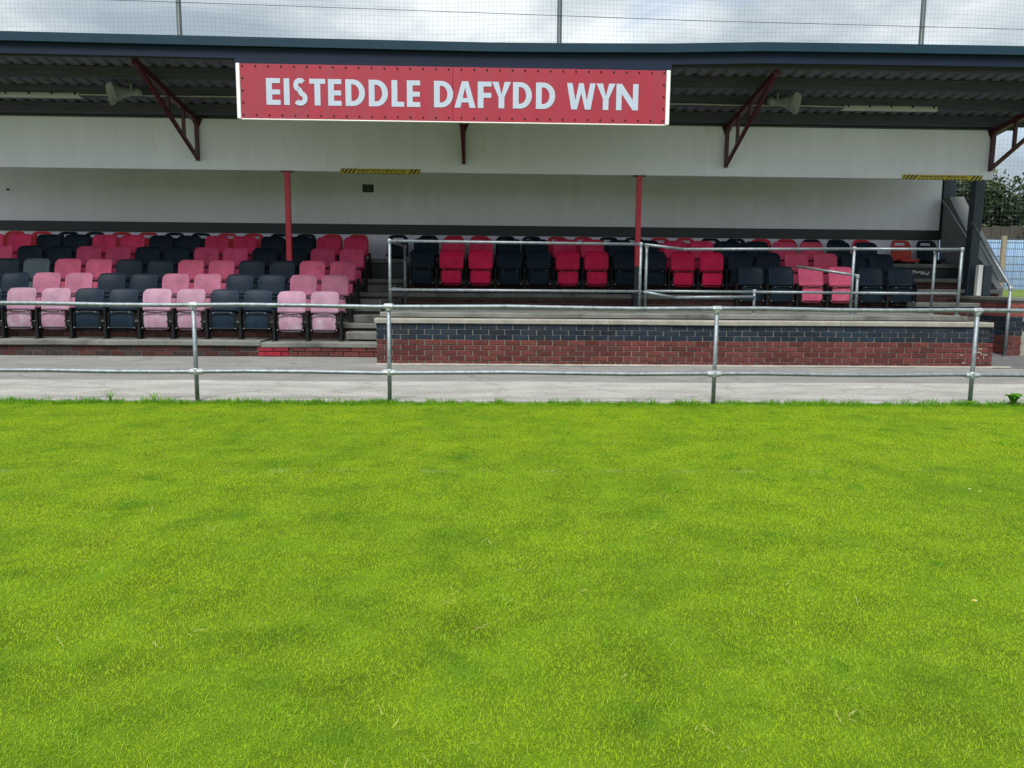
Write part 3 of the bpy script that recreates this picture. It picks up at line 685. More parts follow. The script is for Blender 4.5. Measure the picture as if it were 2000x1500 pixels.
def letter(ch, x0, x1, z0, z1, s=0.077):
    """polygons (convex pieces, xz plane) of one bold sans capital"""
    h = z1-z0; q = []; hs = s*0.82
    Rr = lambda a, b, c, d: q.append([(a, c), (b, c), (b, d), (a, d)])
    def arcband(cx, cz, rx, rz, t0, t1, a0, a1, n=14):
        for k in range(n):
            A, B = a0+(a1-a0)*k/n, a0+(a1-a0)*(k+1)/n
            q.append([(cx+(rx-t0)*math.cos(A), cz+(rz-t1)*math.sin(A)), (cx+rx*math.cos(A), cz+rz*math.sin(A)), (cx+rx*math.cos(B), cz+rz*math.sin(B)), (cx+(rx-t0)*math.cos(B), cz+(rz-t1)*math.sin(B))])
    if ch in 'EFL':
        Rr(x0, x0+s, z0, z1)
        if ch in 'EF': Rr(x0+s, x1, z1-hs, z1); Rr(x0+s, x1-0.004, z0+h*0.46-hs*0.38, z0+h*0.46+hs*0.62)
        if ch in 'EL': Rr(x0+s, x1, z0, z0+hs)
    elif ch == 'I': Rr(x0, x1, z0, z1)
    elif ch == 'T':
        c = (x0+x1)/2; Rr(x0, x1, z1-hs, z1); Rr(c-s/2, c+s/2, z0, z1-hs)
    elif ch == 'D':
        Rr(x0, x0+s, z0, z1); xm = x0+s+0.02
        Rr(x0+s, xm, z1-hs, z1); Rr(x0+s, xm, z0, z0+hs)
        arcband(xm, (z0+z1)/2, x1-xm, h/2, s, hs, -math.pi/2, math.pi/2)
    elif ch == 'A':
        c = (x0+x1)/2; tw = 0.042
        q.append([(x0, z0), (x0+s*1.05, z0), (c+0.002, z1-0.07), (c-tw, z1)]); q.append([(c-tw, z1), (c+0.0, z1-0.075), (c+tw, z1)])
        q.append([(x1, z0), (c+tw, z1), (c-0.002, z1-0.07), (x1-s*1.05, z0)])
        Rr(c-0.075, c+0.075, z0+h*0.20, z0+h*0.20+hs*0.9)
    elif ch == 'Y':
        c = (x0+x1)/2; zm = z0+h*0.42
        Rr(c-s/2, c+s/2, z0, zm)
        q.append([(x0, z1), (c-s/2, zm), (c, zm+0.035), (x0+s*1.12, z1)]); q.append([(x1, z1), (x1-s*1.12, z1), (c, zm+0.035), (c+s/2, zm)]); q.append([(c-s/2, zm), (c+s/2, zm), (c, zm+0.035)])
    elif ch == 'W':
        wd = x1-x0; c = (x0+x1)/2; t = s*0.95; b1, b2 = x0+wd*0.26, x1-wd*0.26
        q.append([(x0, z1), (b1-t*0.52, z0), (b1+t*0.28, z0+0.09), (x0+t, z1)])
        q.append([(b1-t*0.52, z0), (b1+t*0.52, z0), (b1+t*0.28, z0+0.09)])
        q.append([(b1+t*0.52, z0), (c+t*0.42, z1), (c-t*0.42, z1), (b1+t*0.05, z0+0.06)])
        q.append([(b2-t*0.52, z0), (b2-t*0.05, z0+0.06), (c+t*0.42, z1), (c-t*0.42, z1)])
        q.append([(b2-t*0.52, z0), (b2+t*0.52, z0), (b2-t*0.28, z0+0.09)])
        q.append([(x1, z1), (x1-t, z1), (b2-t*0.28, z0+0.09), (b2+t*0.52, z0)])
    elif ch == 'N':
        Rr(x0, x0+s*0.95, z0, z1); Rr(x1-s*0.95, x1, z0, z1)
        q.append([(x0+s*0.95, z1), (x0+s*0.95, z1-0.13), (x1-s*0.95, z0), (x1-s*0.95, z0+0.13)])
    elif ch == 'S':
        cx = (x0+x1)/2; o_ = 0.004; n = 34; C = []
        rt, rb_ = h*0.245+o_, h*0.255+o_; wx = (x1-x0)/2
        # centre line: upper bowl counter-clockwise, lower bowl clockwise
        t2 = s*0.41
        for k in range(n+1):
            A = R(38)+(R(262)-R(38))*k/n; C.append((cx-0.006+(wx-0.014-t2)*math.cos(A), z1+o_-rt+(rt-t2*0.92)*math.sin(A)))
        for k in range(1, n+1):
            A = R(82)+(R(-142)-R(82))*k/n; C.append((cx-0.004+(wx-0.002-t2)*math.cos(A), z0-o_+rb_+(rb_-t2*0.92)*math.sin(A)))
        L_, R__ = [], []
        for k, (x, z) in enumerate(C):
            a, b = C[max(0, k-2)], C[min(len(C)-1, k+2)]; d = Vector((b[0]-a[0], b[1]-a[1])).normalized()
            L_.append((x-d.y*t2, z+d.x*t2)); R__.append((x+d.y*t2, z-d.x*t2))
        for k in range(len(C)-1): q.append([R__[k], R__[k+1], L_[k+1], L_[k]])
    return q
for ch, a, b in LET:
    lm = MB()
    for k, pol in enumerate(letter(ch, a, b, LZ0, LZ1)):
        # force counter-clockwise seen from -y; tiny depth steps keep overlapping pieces apart
        ar = sum(p[0]*n_[1]-n_[0]*p[1] for p, n_ in zip(pol, pol[1:]+pol[:1]))
        if ar < 0: pol = pol[::-1]
        yf_ = SY-0.0035-(0.0003*k if ch not in 'SD' else 0.00006*k)
        lm.poly([(x, yf_, z) for x, z in pol])
        for p, n_ in zip(pol, pol[1:]+pol[:1]): lm.poly([(p[0], yf_, p[1]), (p[0], SY+0.001, p[1]), (n_[0], SY+0.001, n_[1]), (n_[0], yf_, n_[1])])
    SP(lm.build('letter', SIGNWHITE), sg)

# ------------------------------------------------------------------ small fittings
def text_mesh(txt, size, m, name):
    cu = bpy.data.curves.new(name, 'FONT'); cu.body = txt; cu.size = size; cu.align_x = 'CENTER'; cu.align_y = 'CENTER'; cu.resolution_u = 2; cu.offset = size*0.02
    o = bpy.data.objects.new(name, cu); COL.objects.link(o)
    dg = bpy.context.evaluated_depsgraph_get(); me = bpy.data.meshes.new_from_object(o.evaluated_get(dg))
    bpy.data.objects.remove(o); bpy.data.curves.remove(cu); me.materials.clear(); me.materials.append(m); return me
TXT = text_mesh('Gwyliwch eich Pen / Mind your head', 0.044, HAZB, 'warning_text')
for (xa, xb, z0, lab) in ((-2.466, -1.14, 3.098, 'yellow and black warning strip on the white bulkhead, left of centre under the sign'), (7.017, 8.405, 3.118, 'yellow and black warning strip above the stairs at the right end')):
    t = thing('warning_sign', lab, 'sign', ((xa+xb)/2, BHY-0.01, z0), 'low headroom warning strips')
    h_ = 0.082; L_ = xb-xa
    SP(MB().cbox(xa, xb, BHY-0.012, BHY-0.004, z0, z0+h_, 0.002).build('plate', HAZY), t)
    stp = MB(); ys = BHY-0.0135
    for side in (0, 1):
        for k in range(4 if side == 0 else 3):
            xs_ = (xa-0.02+0.066*k) if side == 0 else (xb-0.205+0.066*k)
            pts_ = [(xs_, 0), (xs_+0.032, 0), (xs_+0.032+0.06, h_), (xs_+0.06, h_)]
            cl = [(min(max(x, xa+0.003), xb-0.003), ys, z0+0.001+z*0.97) for x, z in pts_]; stp.poly(cl)
    x = xa+0.27
    while x < xb-0.25:
        stp.poly([(x, ys, z0+0.001), (x+0.034, ys, z0+0.001), (x+0.05, ys, z0+0.022), (x+0.016, ys, z0+0.022)]); x += 0.068
    SP(stp.build('stripes', HAZB), t)['kind'] = 'stuff'
    tx = link('lettering', TXT, None, ((xa+xb)/2+0.02, BHY-0.0137, z0+0.054), (math.pi/2, 0, 0)); tx.scale = (L_*0.62/0.80, 1, 1)
    SP(tx, t)
dims = TXT.vertices; tw_ = max(v.co.x for v in dims)-min(v.co.x for v in dims)
for o in bpy.data.objects:
    if o.name.startswith('lettering'): o.scale.x = 0.80/tw_
nt_ = thing('notice', 'small dark notice fixed high on the white back wall', 'notice', (-2.335, BWY-0.01, 3.03))
SP(MB().cbox(-2.443, -2.228, BWY-0.012, BWY-0.002, 3.034, 3.184, 0.002).build('plate', NOTICE), nt_)
np_ = MB()
for zz, w_ in ((3.075, 0.15), (3.115, 0.11), (3.15, 0.13)): np_.box(-2.335-w_/2, -2.335+w_/2, BWY-0.0135, BWY-0.0125, zz, zz+0.014)
SP(np_.build('print', NOTICEW), nt_)
fx = tag(MB().cbox(-9.19, -9.15, BWY-0.035, BWY-0.002, 2.985, 3.02, 0.004).build('wall_fixing', BLKMETAL), 'tiny black fixing on the back wall near photo left', 'fixing')

def horn(label, loc, yaw, pitch):
    t = thing('loudspeaker', label, 'loudspeaker', loc, 'horn loudspeakers under the roof')
    b = MB(); rings = []; n = 20; secs = [(-0.19,0.045,0.045,2),(-0.185,0.06,0.06,2),(-0.10,0.064,0.064,2),(-0.095,0.048,0.048,2),(-0.04,0.056,0.056,2.2),(0.05,0.085,0.078,2.6),(0.14,0.118,0.105,3.2),(0.20,0.150,0.140,3.8),(0.215,0.166,0.156,4),(0.222,0.166,0.156,4),(0.212,0.148,0.138,3.8),(0.10,0.09,0.08,3),(0.0,0.035,0.035,2)]
    for (y, a, c, p) in secs:
        k = len(b.v)
        for i in range(n):
            q = 2*math.pi*i/n; cs, sn = math.cos(q), math.sin(q)
            b.v.append((a*math.copysign(abs(cs)**(2/p), cs), -y, c*math.copysign(abs(sn)**(2/p), sn)))
        rings.append(k)
    for a, c in zip(rings, rings[1:]):
        for i in range(n): b.f.append((a+i, c+i, c+(i+1)%n, a+(i+1)%n))
    b.f.append(tuple(rings[0]+i for i in range(n))); b.f.append(tuple(rings[-1]+i for i in reversed(range(n))))
    h_ = b.build('horn', SPK, t, smooth=True, recalc=True); h_.rotation_euler = (pitch, 0, yaw)
    u = MB(); u.bar((-0.075, 0.03, 0.0), (-0.075, 0.03, 0.12), 0.012, 0.03, up=(0,1,0)); u.bar((0.075, 0.03, 0.0), (0.075, 0.03, 0.12), 0.012, 0.03, up=(0,1,0)); u.bar((-0.081, 0.03, 0.122), (0.081, 0.03, 0.122), 0.03, 0.008); u.tube([(0, 0.03, 0.126), (0, 0.03, 0.30)], 0.012, 8)
    k = u.build('bracket', SPK, t); k.rotation_euler = (0, 0, yaw); h_.scale = (0.98, 1.08, 0.98)
    return t
horn('grey horn loudspeaker under the roof left of the sign, facing left', (-5.40, 12.10, 4.09), R(-48), R(13))
horn('grey horn loudspeaker under the roof right of the sign, facing right', (4.47, 12.10, 4.11), R(48), R(13))
for (xa, xb, lab) in ((-7.74, -6.24, 'long fluorescent light batten under the roof at photo left'), (5.573, 7.057, 'long fluorescent light batten under the roof at photo right')):
    t = thing('light_batten', lab, 'light', ((xa+xb)/2, 12.40, 4.07), 'light battens under the roof')
    b = MB(); pr = [(12.352, 4.085), (12.352, 4.125), (12.372, 4.138), (12.44, 4.138), (12.452, 4.125), (12.452, 4.085), (12.43, 4.06), (12.374, 4.06)]
    b.prism(pr, xa, xb, 'yz'); SP(b.build('housing', BATTEN, recalc=True), t)
    for k in range(5):
        x = xa+0.06+(xb-xa-0.12)*k/4; SP(MB().box(x-0.012, x+0.012, 12.343, 12.358, 4.10, 4.13).build('clip', BLKMETAL), t)
    for x in (xa-0.01, xb+0.01): SP(MB().cbox(x-0.012, x+0.012, 12.36, 12.445, 4.063, 4.134, 0.004).build('end_cap', BATTEN), t)
    for x in (xa+0.3, xb-0.3): SP(MB().box(x-0.02, x+0.02, 12.38, 12.42, 4.139, rz_(12.39)+0.02).build('mount', BLKMETAL), t)
cdt = tag(MB().tube([(-6.22+i*0.59, 12.352, 4.105+0.004*math.sin(i*2.1)) for i in range(21)], 0.011, 8).build('conduit', BATTEN, smooth=True), 'thin pale conduit run along the purlin between the two lights', 'conduit')

# ------------------------------------------------------------------ ball-stop net behind the stand
nw = thing('ball_stop_net', 'tall dark mesh ball-stop net with slim posts behind the stand roof', 'net', (1.5, 17.0, 0))
for px in (-14.4, -6.455, 1.483, 9.273, 17.2):
    SP(MB().tube([(px, 17.05, 0.0), (px-0.01, 17.05, 8.6)], 0.052, 10).build('post', NETPOST, smooth=True), nw)
nm = MB(); rnd = random.Random(9); CELL = 0.088; x = -14.3
def strand(b, pts, r=0.0012):
    pts = [Vector(p) for p in pts]; k0 = len(b.v)
    ver = abs(pts[-1].z-pts[0].z) > abs(pts[-1].x-pts[0].x)
    for p in pts:
        if ver: b.v += [(p.x-r, p.y, p.z), (p.x+r, p.y, p.z), (p.x, p.y+r*1.6, p.z)]
        else: b.v += [(p.x, p.y, p.z-r), (p.x, p.y, p.z+r), (p.x, p.y+r*1.6, p.z)]
    for i in range(len(pts)-1):
        a = k0+3*i
        for j in range(3): b.f.append((a+j, a+(j+1)%3, a+3+(j+1)%3, a+3+j))
while x < 17.2:
    ph = rnd.uniform(-0.012, 0.012)
    strand(nm, [(x+ph+0.015*math.sin(zz*1.1+x*0.6), 17.0+0.05*math.sin(x*0.8+zz*0.5), zz) for zz in [1.0+7.5*i/6 for i in range(7)]]); x += CELL
z = 1.0
while z < 8.5:
    strand(nm, [(xx, 17.0+0.05*math.sin(xx*0.8+z*0.5), z-0.05*math.sin(math.pi*(((xx+6.455) % 7.93)/7.93))+0.012*math.sin(xx*1.9+z)) for xx in [-14.3+31.4*i/64 for i in range(65)]]); z += CELL
no = SP(nm.build('mesh', ROPE), nw); no['kind'] = 'stuff'
SP(MB().tube([(-14, 17.0, 7.12), (-5.38, 17, 7.01), (0.47, 17, 6.92), (4.26, 17, 6.86), (11.5, 17, 6.81), (17, 17, 6.80)], 0.006, 6).build('wire', ROPE), nw)
SP(MB().tube([(-14, 17.0, 3.42), (17, 17, 3.44)], 0.006, 6).build('wire', ROPE), nw)

# ------------------------------------------------------------------ grass bank, fences and trees at the far right
bk = MB(); nx_, ny_ = 24, 12; rnd = random.Random(4)
for j in range(ny_+1):
    for i in range(nx_+1):
        y = 13.7+(60-13.7)*(j/ny_)**1.6; x = 9.3+(60-9.3)*(i/nx_)**1.3
        k = min(1, max(0, (y-13.7)/6.0)); hgt = 1.28*(k*k*(3-2*k)); ed = min(1, (x-9.3)/1.2)
        bk.v.append((x, y, 0.0 + hgt*ed + rnd.uniform(-0.03, 0.03)))
for j in range(ny_):
    for i in range(nx_): a = j*(nx_+1)+i; bk.f.append((a, a+1, a+nx_+2, a+nx_+1))
struct(bk.build('grass_bank', TURF, smooth=True))
hd = thing('hoarding', 'pale blue panel hoarding behind the grass bank at the right end', 'fence', (18, 22.6, 1.2))
for i in range(16):
    xa = 10.2+i*1.0; b = MB(); nr = 8
    for k in range(nr): 
        b.box(xa+0.004+k*0.124, xa+0.004+k*0.124+0.118, 22.6-(0.012 if k % 2 else 0), 22.63, 1.12, 2.70)
    SP(b.build('panel', HOARD), hd)
mf = thing('mesh_fence', 'grey wire mesh fence with wooden posts before the blue hoarding', 'fence', (18, 22.2, 1.2))
b = MB(); x = 10.2
while x < 26: b.box(x-0.0035, x+0.0035, 22.2, 22.207, 1.15, 2.72); x += 0.055
o = SP(b.build('wire', MESHGREY), mf); o['kind'] = 'stuff'
for zz in (2.60, 2.42, 2.20, 1.98, 1.78, 1.56, 1.36): SP(MB().box(10.2, 26, 22.19, 22.205, zz-0.012, zz+0.012).build('bar', MESHGREY), mf)
for px in (11.6, 14.9, 18.2, 21.5): SP(MB().cbox(px-0.06, px+0.06, 22.08, 22.18, 1.0, 2.78, 0.008).build('post', WOOD), mf)
bf = thing('board_fence', 'weathered brown board fence under the trees behind the blue hoarding', 'fence', (18, 25, 1.2))
for i in range(110):
    x = 11.0+i*0.15; SP(MB().box(x, x+0.14, 25.0+0.01*(i % 2), 25.025+0.01*(i % 2), 1.1, 3.28+random.uniform(-0.04, 0.04)).build('board', FENCEWOOD), bf)

def leaf_mat():
    m = bpy.data.materials.new('leaves'); m.use_nodes = True; t = m.node_tree; t.nodes.clear()
    out = N(t, 'ShaderNodeOutputMaterial'); g = N(t, 'ShaderNodeNewGeometry'); oi = N(t, 'ShaderNodeObjectInfo')
    rp = ramp(t, [(0.0, (0.016, 0.032, 0.014)), (0.5, (0.032, 0.056, 0.020)), (1.0, (0.062, 0.092, 0.030))]); LK(t, g.outputs['Random Per Island'], rp.inputs['Fac'])
    mu = N(t, 'ShaderNodeMix', data_type='RGBA', blend_type='MULTIPLY'); mu.inputs[0].default_value = 1; LK(t, rp.outputs[0], mu.inputs[6]); LK(t, oi.outputs['Color'], mu.inputs[7])
    d = N(t, 'ShaderNodeBsdfPrincipled', i_Roughness=0.55); LK(t, mu.outputs[2], d.inputs['Base Color'])
    tr = N(t, 'ShaderNodeBsdfTranslucent'); LK(t, mu.outputs[2], tr.inputs['Color'])
    ms = N(t, 'ShaderNodeMixShader'); ms.inputs[0].default_value = 0.35; LK(t, d.outputs[0], ms.inputs[1]); LK(t, tr.outputs[0], ms.inputs[2]); LK(t, ms.outputs[0], out.inputs[0])
    return m
LEAF = leaf_mat()
def tree(label, x, y, z0, h, wd, seed, tint=(1,1,1), nl=15000, name='tree'):
    rnd = random.Random(seed); t = thing(name, label, 'tree', (x, y, z0), 'trees beyond the fence')
    tb = MB(); tb.tube([(0,0,-0.2),(0.05,0,h*0.2),(0.0,0.05,h*0.45),(0.08,0,h*0.8)], 0.1, 8, radii=[0.16,0.12,0.08,0.02])
    tips = []
    for k in range(16):
        a = rnd.uniform(0, 6.28); s = rnd.uniform(0.15, 0.7)*h; l = wd*rnd.uniform(0.6, 1.0)
        e = Vector((math.cos(a)*l, math.sin(a)*l, min(h*0.97, s+rnd.uniform(0.15, 0.5)*h))); m_ = Vector((e.x*0.5, e.y*0.5, (s+e.z)/2-0.05*h))
        tb.tube([(0,0,s), m_, e], 0.04, 5, radii=[0.05,0.03,0.01]); tips += [e, m_]
    tb.build('trunk', BARK, t, smooth=True)
    tips.append(Vector((0.05, 0, h*0.95)))
    cb = MB(); cl = []
    for e in tips:
        for q in range(5): cl.append((e+Vector((rnd.gauss(0,.28),rnd.gauss(0,.28),rnd.gauss(0,.24)))*wd*0.6, rnd.uniform(0.14, 0.34)*wd))
    for i in range(nl):
        c, r_ = rnd.choice(cl); d = Vector((rnd.gauss(0,1), rnd.gauss(0,1), rnd.gauss(0,1))).normalized()*r_*rnd.random()**0.4
        p = c+d; p.z = max(p.z, 0.15)
        s = rnd.uniform(0.05, 0.115); nrm = Vector((rnd.gauss(0,1), rnd.gauss(0,1)-0.3, rnd.gauss(0,1)+0.6)).normalized()
        a = nrm.orthogonal().normalized(); a = (a*math.cos(i)+nrm.cross(a)*math.sin(i)); b_ = nrm.cross(a)
        cb.poly([p-a*s, p-b_*s*0.45+a*s*0.1, p+a*s, p+b_*s*0.45+a*s*0.1])
    o = cb.build('crown', LEAF, t); o.color = (*tint, 1)
    return t
TZ = 1.25
tree('bushy green tree right of the dark end post, behind the fence', 18.2, 28.0, TZ, 3.35, 1.9, 1, (0.95,1.0,1.0))
tree('tall green tree seen between the end wall and the dark end post', 15.9, 27.0, TZ, 3.6, 1.7, 2, (1.0,1.05,0.9))
tree('dark green tree at the right photo edge behind the fence', 20.6, 28.5, TZ, 3.0, 2.0, 3, (0.8,0.95,1.0))
tree('low dark hedge-like tree just above the brown fence boards', 17.6, 26.4, TZ, 2.9, 1.7, 4, (0.6,0.75,0.75), 12000)
tree('dense dark tree low beside the right photo edge, above the boards', 19.8, 26.3, TZ, 2.8, 1.6, 5, (0.6,0.78,0.8), 12000)
tree('green tree right of the photo frame beyond the fence', 23.6, 29.0, TZ, 3.4, 2.2, 6, (0.9,1.0,0.95))
tree('tree partly hidden by the end of the stand back wall', 13.4, 27.5, TZ, 3.6, 1.8, 8, (0.75,0.9,0.9))

# ------------------------------------------------------------------ grass
def grass_mat(name, tint):
    m = bpy.data.materials.new(name); m.use_nodes = True; t = m.node_tree; t.nodes.clear()
    out = N(t, 'ShaderNodeOutputMaterial'); g = N(t, 'ShaderNodeNewGeometry'); oi = N(t, 'ShaderNodeObjectInfo')
    n1 = N(t, 'ShaderNodeTexNoise', i_Scale=2.2, i_Detail=6.0, i_Roughness=0.70); LK(t, g.outputs['Position'], n1.inputs['Vector'])
    rp = ramp(t, [(0.30, (0.185, 0.35, 0.012)), (0.45, (0.30, 0.455, 0.010)), (0.58, (0.36, 0.49, 0.011)), (0.74, (0.42, 0.50, 0.024))]); LK(t, n1.outputs['Fac'], rp.inputs['Fac'])
    n3 = N(t, 'ShaderNodeTexNoise', i_Scale=0.75, i_Detail=4.0, i_Roughness=0.6); LK(t, g.outputs['Position'], n3.inputs['Vector'])
    r3 = ramp(t, [(0.32, (0.74, 0.83, 0.9)), (0.5, (1, 1, 1)), (0.66, (1.1, 1.06, 0.8))]); LK(t, n3.outputs['Fac'], r3.inputs['Fac'])
    n4 = N(t, 'ShaderNodeTexNoise', i_Scale=3.4, i_Detail=3.0); LK(t, g.outputs['Position'], n4.inputs['Vector'])
    r4 = ramp(t, [(0.28, (0.52, 0.76, 1.2)), (0.38, (1, 1, 1)), (0.66, (1, 1, 1)), (0.76, (1.2, 1.05, 1.2))]); LK(t, n4.outputs['Fac'], r4.inputs['Fac'])
    m34 = N(t, 'ShaderNodeMix', data_type='RGBA', blend_type='MULTIPLY'); m34.inputs[0].default_value = 1; LK(t, r3.outputs[0], m34.inputs[6]); LK(t, r4.outputs[0], m34.inputs[7])
    m12 = N(t, 'ShaderNodeMix', data_type='RGBA', blend_type='MULTIPLY'); m12.inputs[0].default_value = 1; LK(t, rp.outputs[0], m12.inputs[6]); LK(t, m34.outputs[2], m12.inputs[7]); rp = m12
    rv_ = ramp(t, [(0.0, (0.62, 0.72, 0.6)), (0.5, (1.02, 1.05, 1)), (0.92, (1.10, 1.10, 1.3)), (1.0, (1.22, 1.15, 3.0))]); LK(t, g.outputs['Random Per Island'], rv_.inputs['Fac'])
    mu = N(t, 'ShaderNodeMix', data_type='RGBA', blend_type='MULTIPLY'); mu.inputs[0].default_value = 1; LK(t, rp.outputs[2], mu.inputs[6]); LK(t, rv_.outputs[0], mu.inputs[7])
    sy = N(t, 'ShaderNodeSeparateXYZ'); LK(t, g.outputs['Position'], sy.inputs[0]); my = N(t, 'ShaderNodeMapRange'); my.inputs[1].default_value = 7.95; my.inputs[2].default_value = 8.4; LK(t, sy.outputs[1], my.inputs[0])
    rg = ramp(t, [(0.0, (1, 1, 1)), (1.0, (0.62, 0.80, 1.1))]); LK(t, my.outputs[0], rg.inputs['Fac'])      # lusher uncut margin by the path
    mg = N(t, 'ShaderNodeMix', data_type='RGBA', blend_type='MULTIPLY'); mg.inputs[0].default_value = 1; LK(t, mu.outputs[2], mg.inputs[6]); LK(t, rg.outputs[0], mg.inputs[7]); mu = mg
    # what is left of the worn white touchline
    sx = N(t, 'ShaderNodeSeparateXYZ'); LK(t, g.outputs['Position'], sx.inputs[0])
    dy = N(t, 'ShaderNodeMath', operation='SUBTRACT'); dy.inputs[1].default_value = 5.31; LK(t, sx.outputs[1], dy.inputs[0]); ab = N(t, 'ShaderNodeMath', operation='ABSOLUTE'); LK(t, dy.outputs[0], ab.inputs[0])
    ln = ramp(t, [(0.03, (1, 1, 1)), (0.06, (0, 0, 0))]); LK(t, ab.outputs[0], ln.inputs['Fac'])
    nw_ = N(t, 'ShaderNodeTexNoise', i_Scale=5.0, i_Detail=4.0); LK(t, g.outputs['Position'], nw_.inputs['Vector']); rw = ramp(t, [(0.5, (0, 0, 0)), (0.75, (0.3, 0.3, 0.3))]); LK(t, nw_.outputs['Fac'], rw.inputs['Fac'])
    ml = N(t, 'ShaderNodeMath', operation='MULTIPLY'); LK(t, ln.outputs[0], ml.inputs[0]); LK(t, rw.outputs[0], ml.inputs[1])
    tn = N(t, 'ShaderNodeMix', data_type='RGBA', blend_type='MULTIPLY'); tn.inputs[0].default_value = 1; tn.inputs[7].default_value = (*tint, 1); LK(t, mu.outputs[2], tn.inputs[6])
    mu = N(t, 'ShaderNodeMix', data_type='RGBA'); LK(t, ml.outputs[0], mu.inputs[0]); LK(t, tn.outputs[2], mu.inputs[6]); mu.inputs[7].default_value = (0.6, 0.62, 0.5, 1)
    d = N(t, 'ShaderNodeBsdfPrincipled', i_Roughness=0.5); d.inputs['Specular IOR Level'].default_value = 0.25; LK(t, mu.outputs[2], d.inputs['Base Color'])
    tr = N(t, 'ShaderNodeBsdfTranslucent'); LK(t, mu.outputs[2], tr.inputs['Color'])
    ms = N(t, 'ShaderNodeMixShader'); ms.inputs[0].default_value = 0.40; LK(t, d.outputs[0], ms.inputs[1]); LK(t, tr.outputs[0], ms.inputs[2]); LK(t, ms.outputs[0], out.inputs[0])
    return m
GRASS = grass_mat('grass_blades', (1, 1, 1)); TUFT = grass_mat('tuft_blades', (0.62, 0.80, 1.0))
STRAW = mat('straw', (0.42, 0.36, 0.16), 0.8)
TS = 0.25                                                   # turf tiles butt on a grid, turned by quarter turns
def blades(b, rnd, n, pos, hmin, hmax, lean, wdt):
    for i in range(n):
        p = Vector(pos()); d = rnd.uniform(0, 6.28); h_ = rnd.uniform(hmin, hmax)*rnd.uniform(0.7, 1.0); ln = rnd.uniform(0.15, 1.0)*lean*h_; wv = rnd.uniform(*wdt)
        dv = Vector((math.cos(d), math.sin(d), 0)); sv = Vector((-dv.y, dv.x, 0)).lerp(dv, rnd.uniform(-.5,.5)).normalized()*wv
        m_ = p+dv*ln*0.35+Vector((0,0,h_*0.66)); e = p+dv*ln+Vector((0,0,h_))
        k = len(b.v); b.v += [tuple(p-sv), tuple(p+sv), tuple(m_+sv*0.85), tuple(m_-sv*0.85), tuple(e)]
        b.f += [(k,k+1,k+2,k+3), (k+3,k+2,k+4)]
def source(col, name, b, m):
    o = bpy.data.objects.new(name, b.mesh(name, m)); col.objects.link(o)
turf_tiles = bpy.data.collections.new('turf_tiles'); tufts = bpy.data.collections.new('tufts'); verge_tufts = bpy.data.collections.new('verge_tufts')   # instance sources only
for sd_ in range(8):
    rnd = random.Random(100+sd_); b = MB()
    blades(b, rnd, 2500, lambda: (rnd.uniform(-TS/2, TS/2), rnd.uniform(-TS/2, TS/2), -0.006), 0.008, 0.019, 1.5, (0.0006, 0.0013)); source(turf_tiles, 'turf_tile', b, GRASS)
def disc(rnd, rad): 
    a = rnd.uniform(0, 6.28); q = rad*math.sqrt(rnd.random()); return (math.cos(a)*q, math.sin(a)*q, -0.006)
for sd_ in range(5):
    rnd = random.Random(200+sd_); b = MB(); rad = rnd.uniform(0.03, 0.09)
    blades(b, rnd, int(30000*rad*rad), lambda: disc(rnd, rad), 0.012, 0.030, 1.2, (0.0008, 0.0015)); source(tufts, 'tuft', b, TUFT)
for sd_ in range(4):
    rnd = random.Random(220+sd_); b = MB()
    for k in range(rnd.randint(1, 3)):
        d = rnd.uniform(0, 6.28); l = rnd.uniform(0.02, 0.05); w_ = 0.0007; dv = Vector((math.cos(d), math.sin(d), 0)); sv = Vector((-dv.y, dv.x, 0))*w_; p = Vector((rnd.uniform(-.03,.03), rnd.uniform(-.03,.03), 0.018)); e = p+dv*l+Vector((0,0,rnd.uniform(0, 0.02)))
        q = len(b.v); b.v += [tuple(p-sv), tuple(p+sv), tuple(e+sv*0.5), tuple(e-sv*0.5)]; b.f.append((q,q+1,q+2,q+3))
    source(tufts, 'straw', b, STRAW)
for sd_ in range(4):
    rnd = random.Random(240+sd_); b = MB()
    blades(b, rnd, 60, lambda: disc(rnd, 0.07), 0.02, 0.075, 0.9, (0.0013, 0.0026)); source(verge_tufts, 'verge_tuft', b, TUFT)
GBASE = mat('turf_base', (0.072, 0.128, 0.006), 0.95, spec=0.1, var=0.35, vscale=3.0)
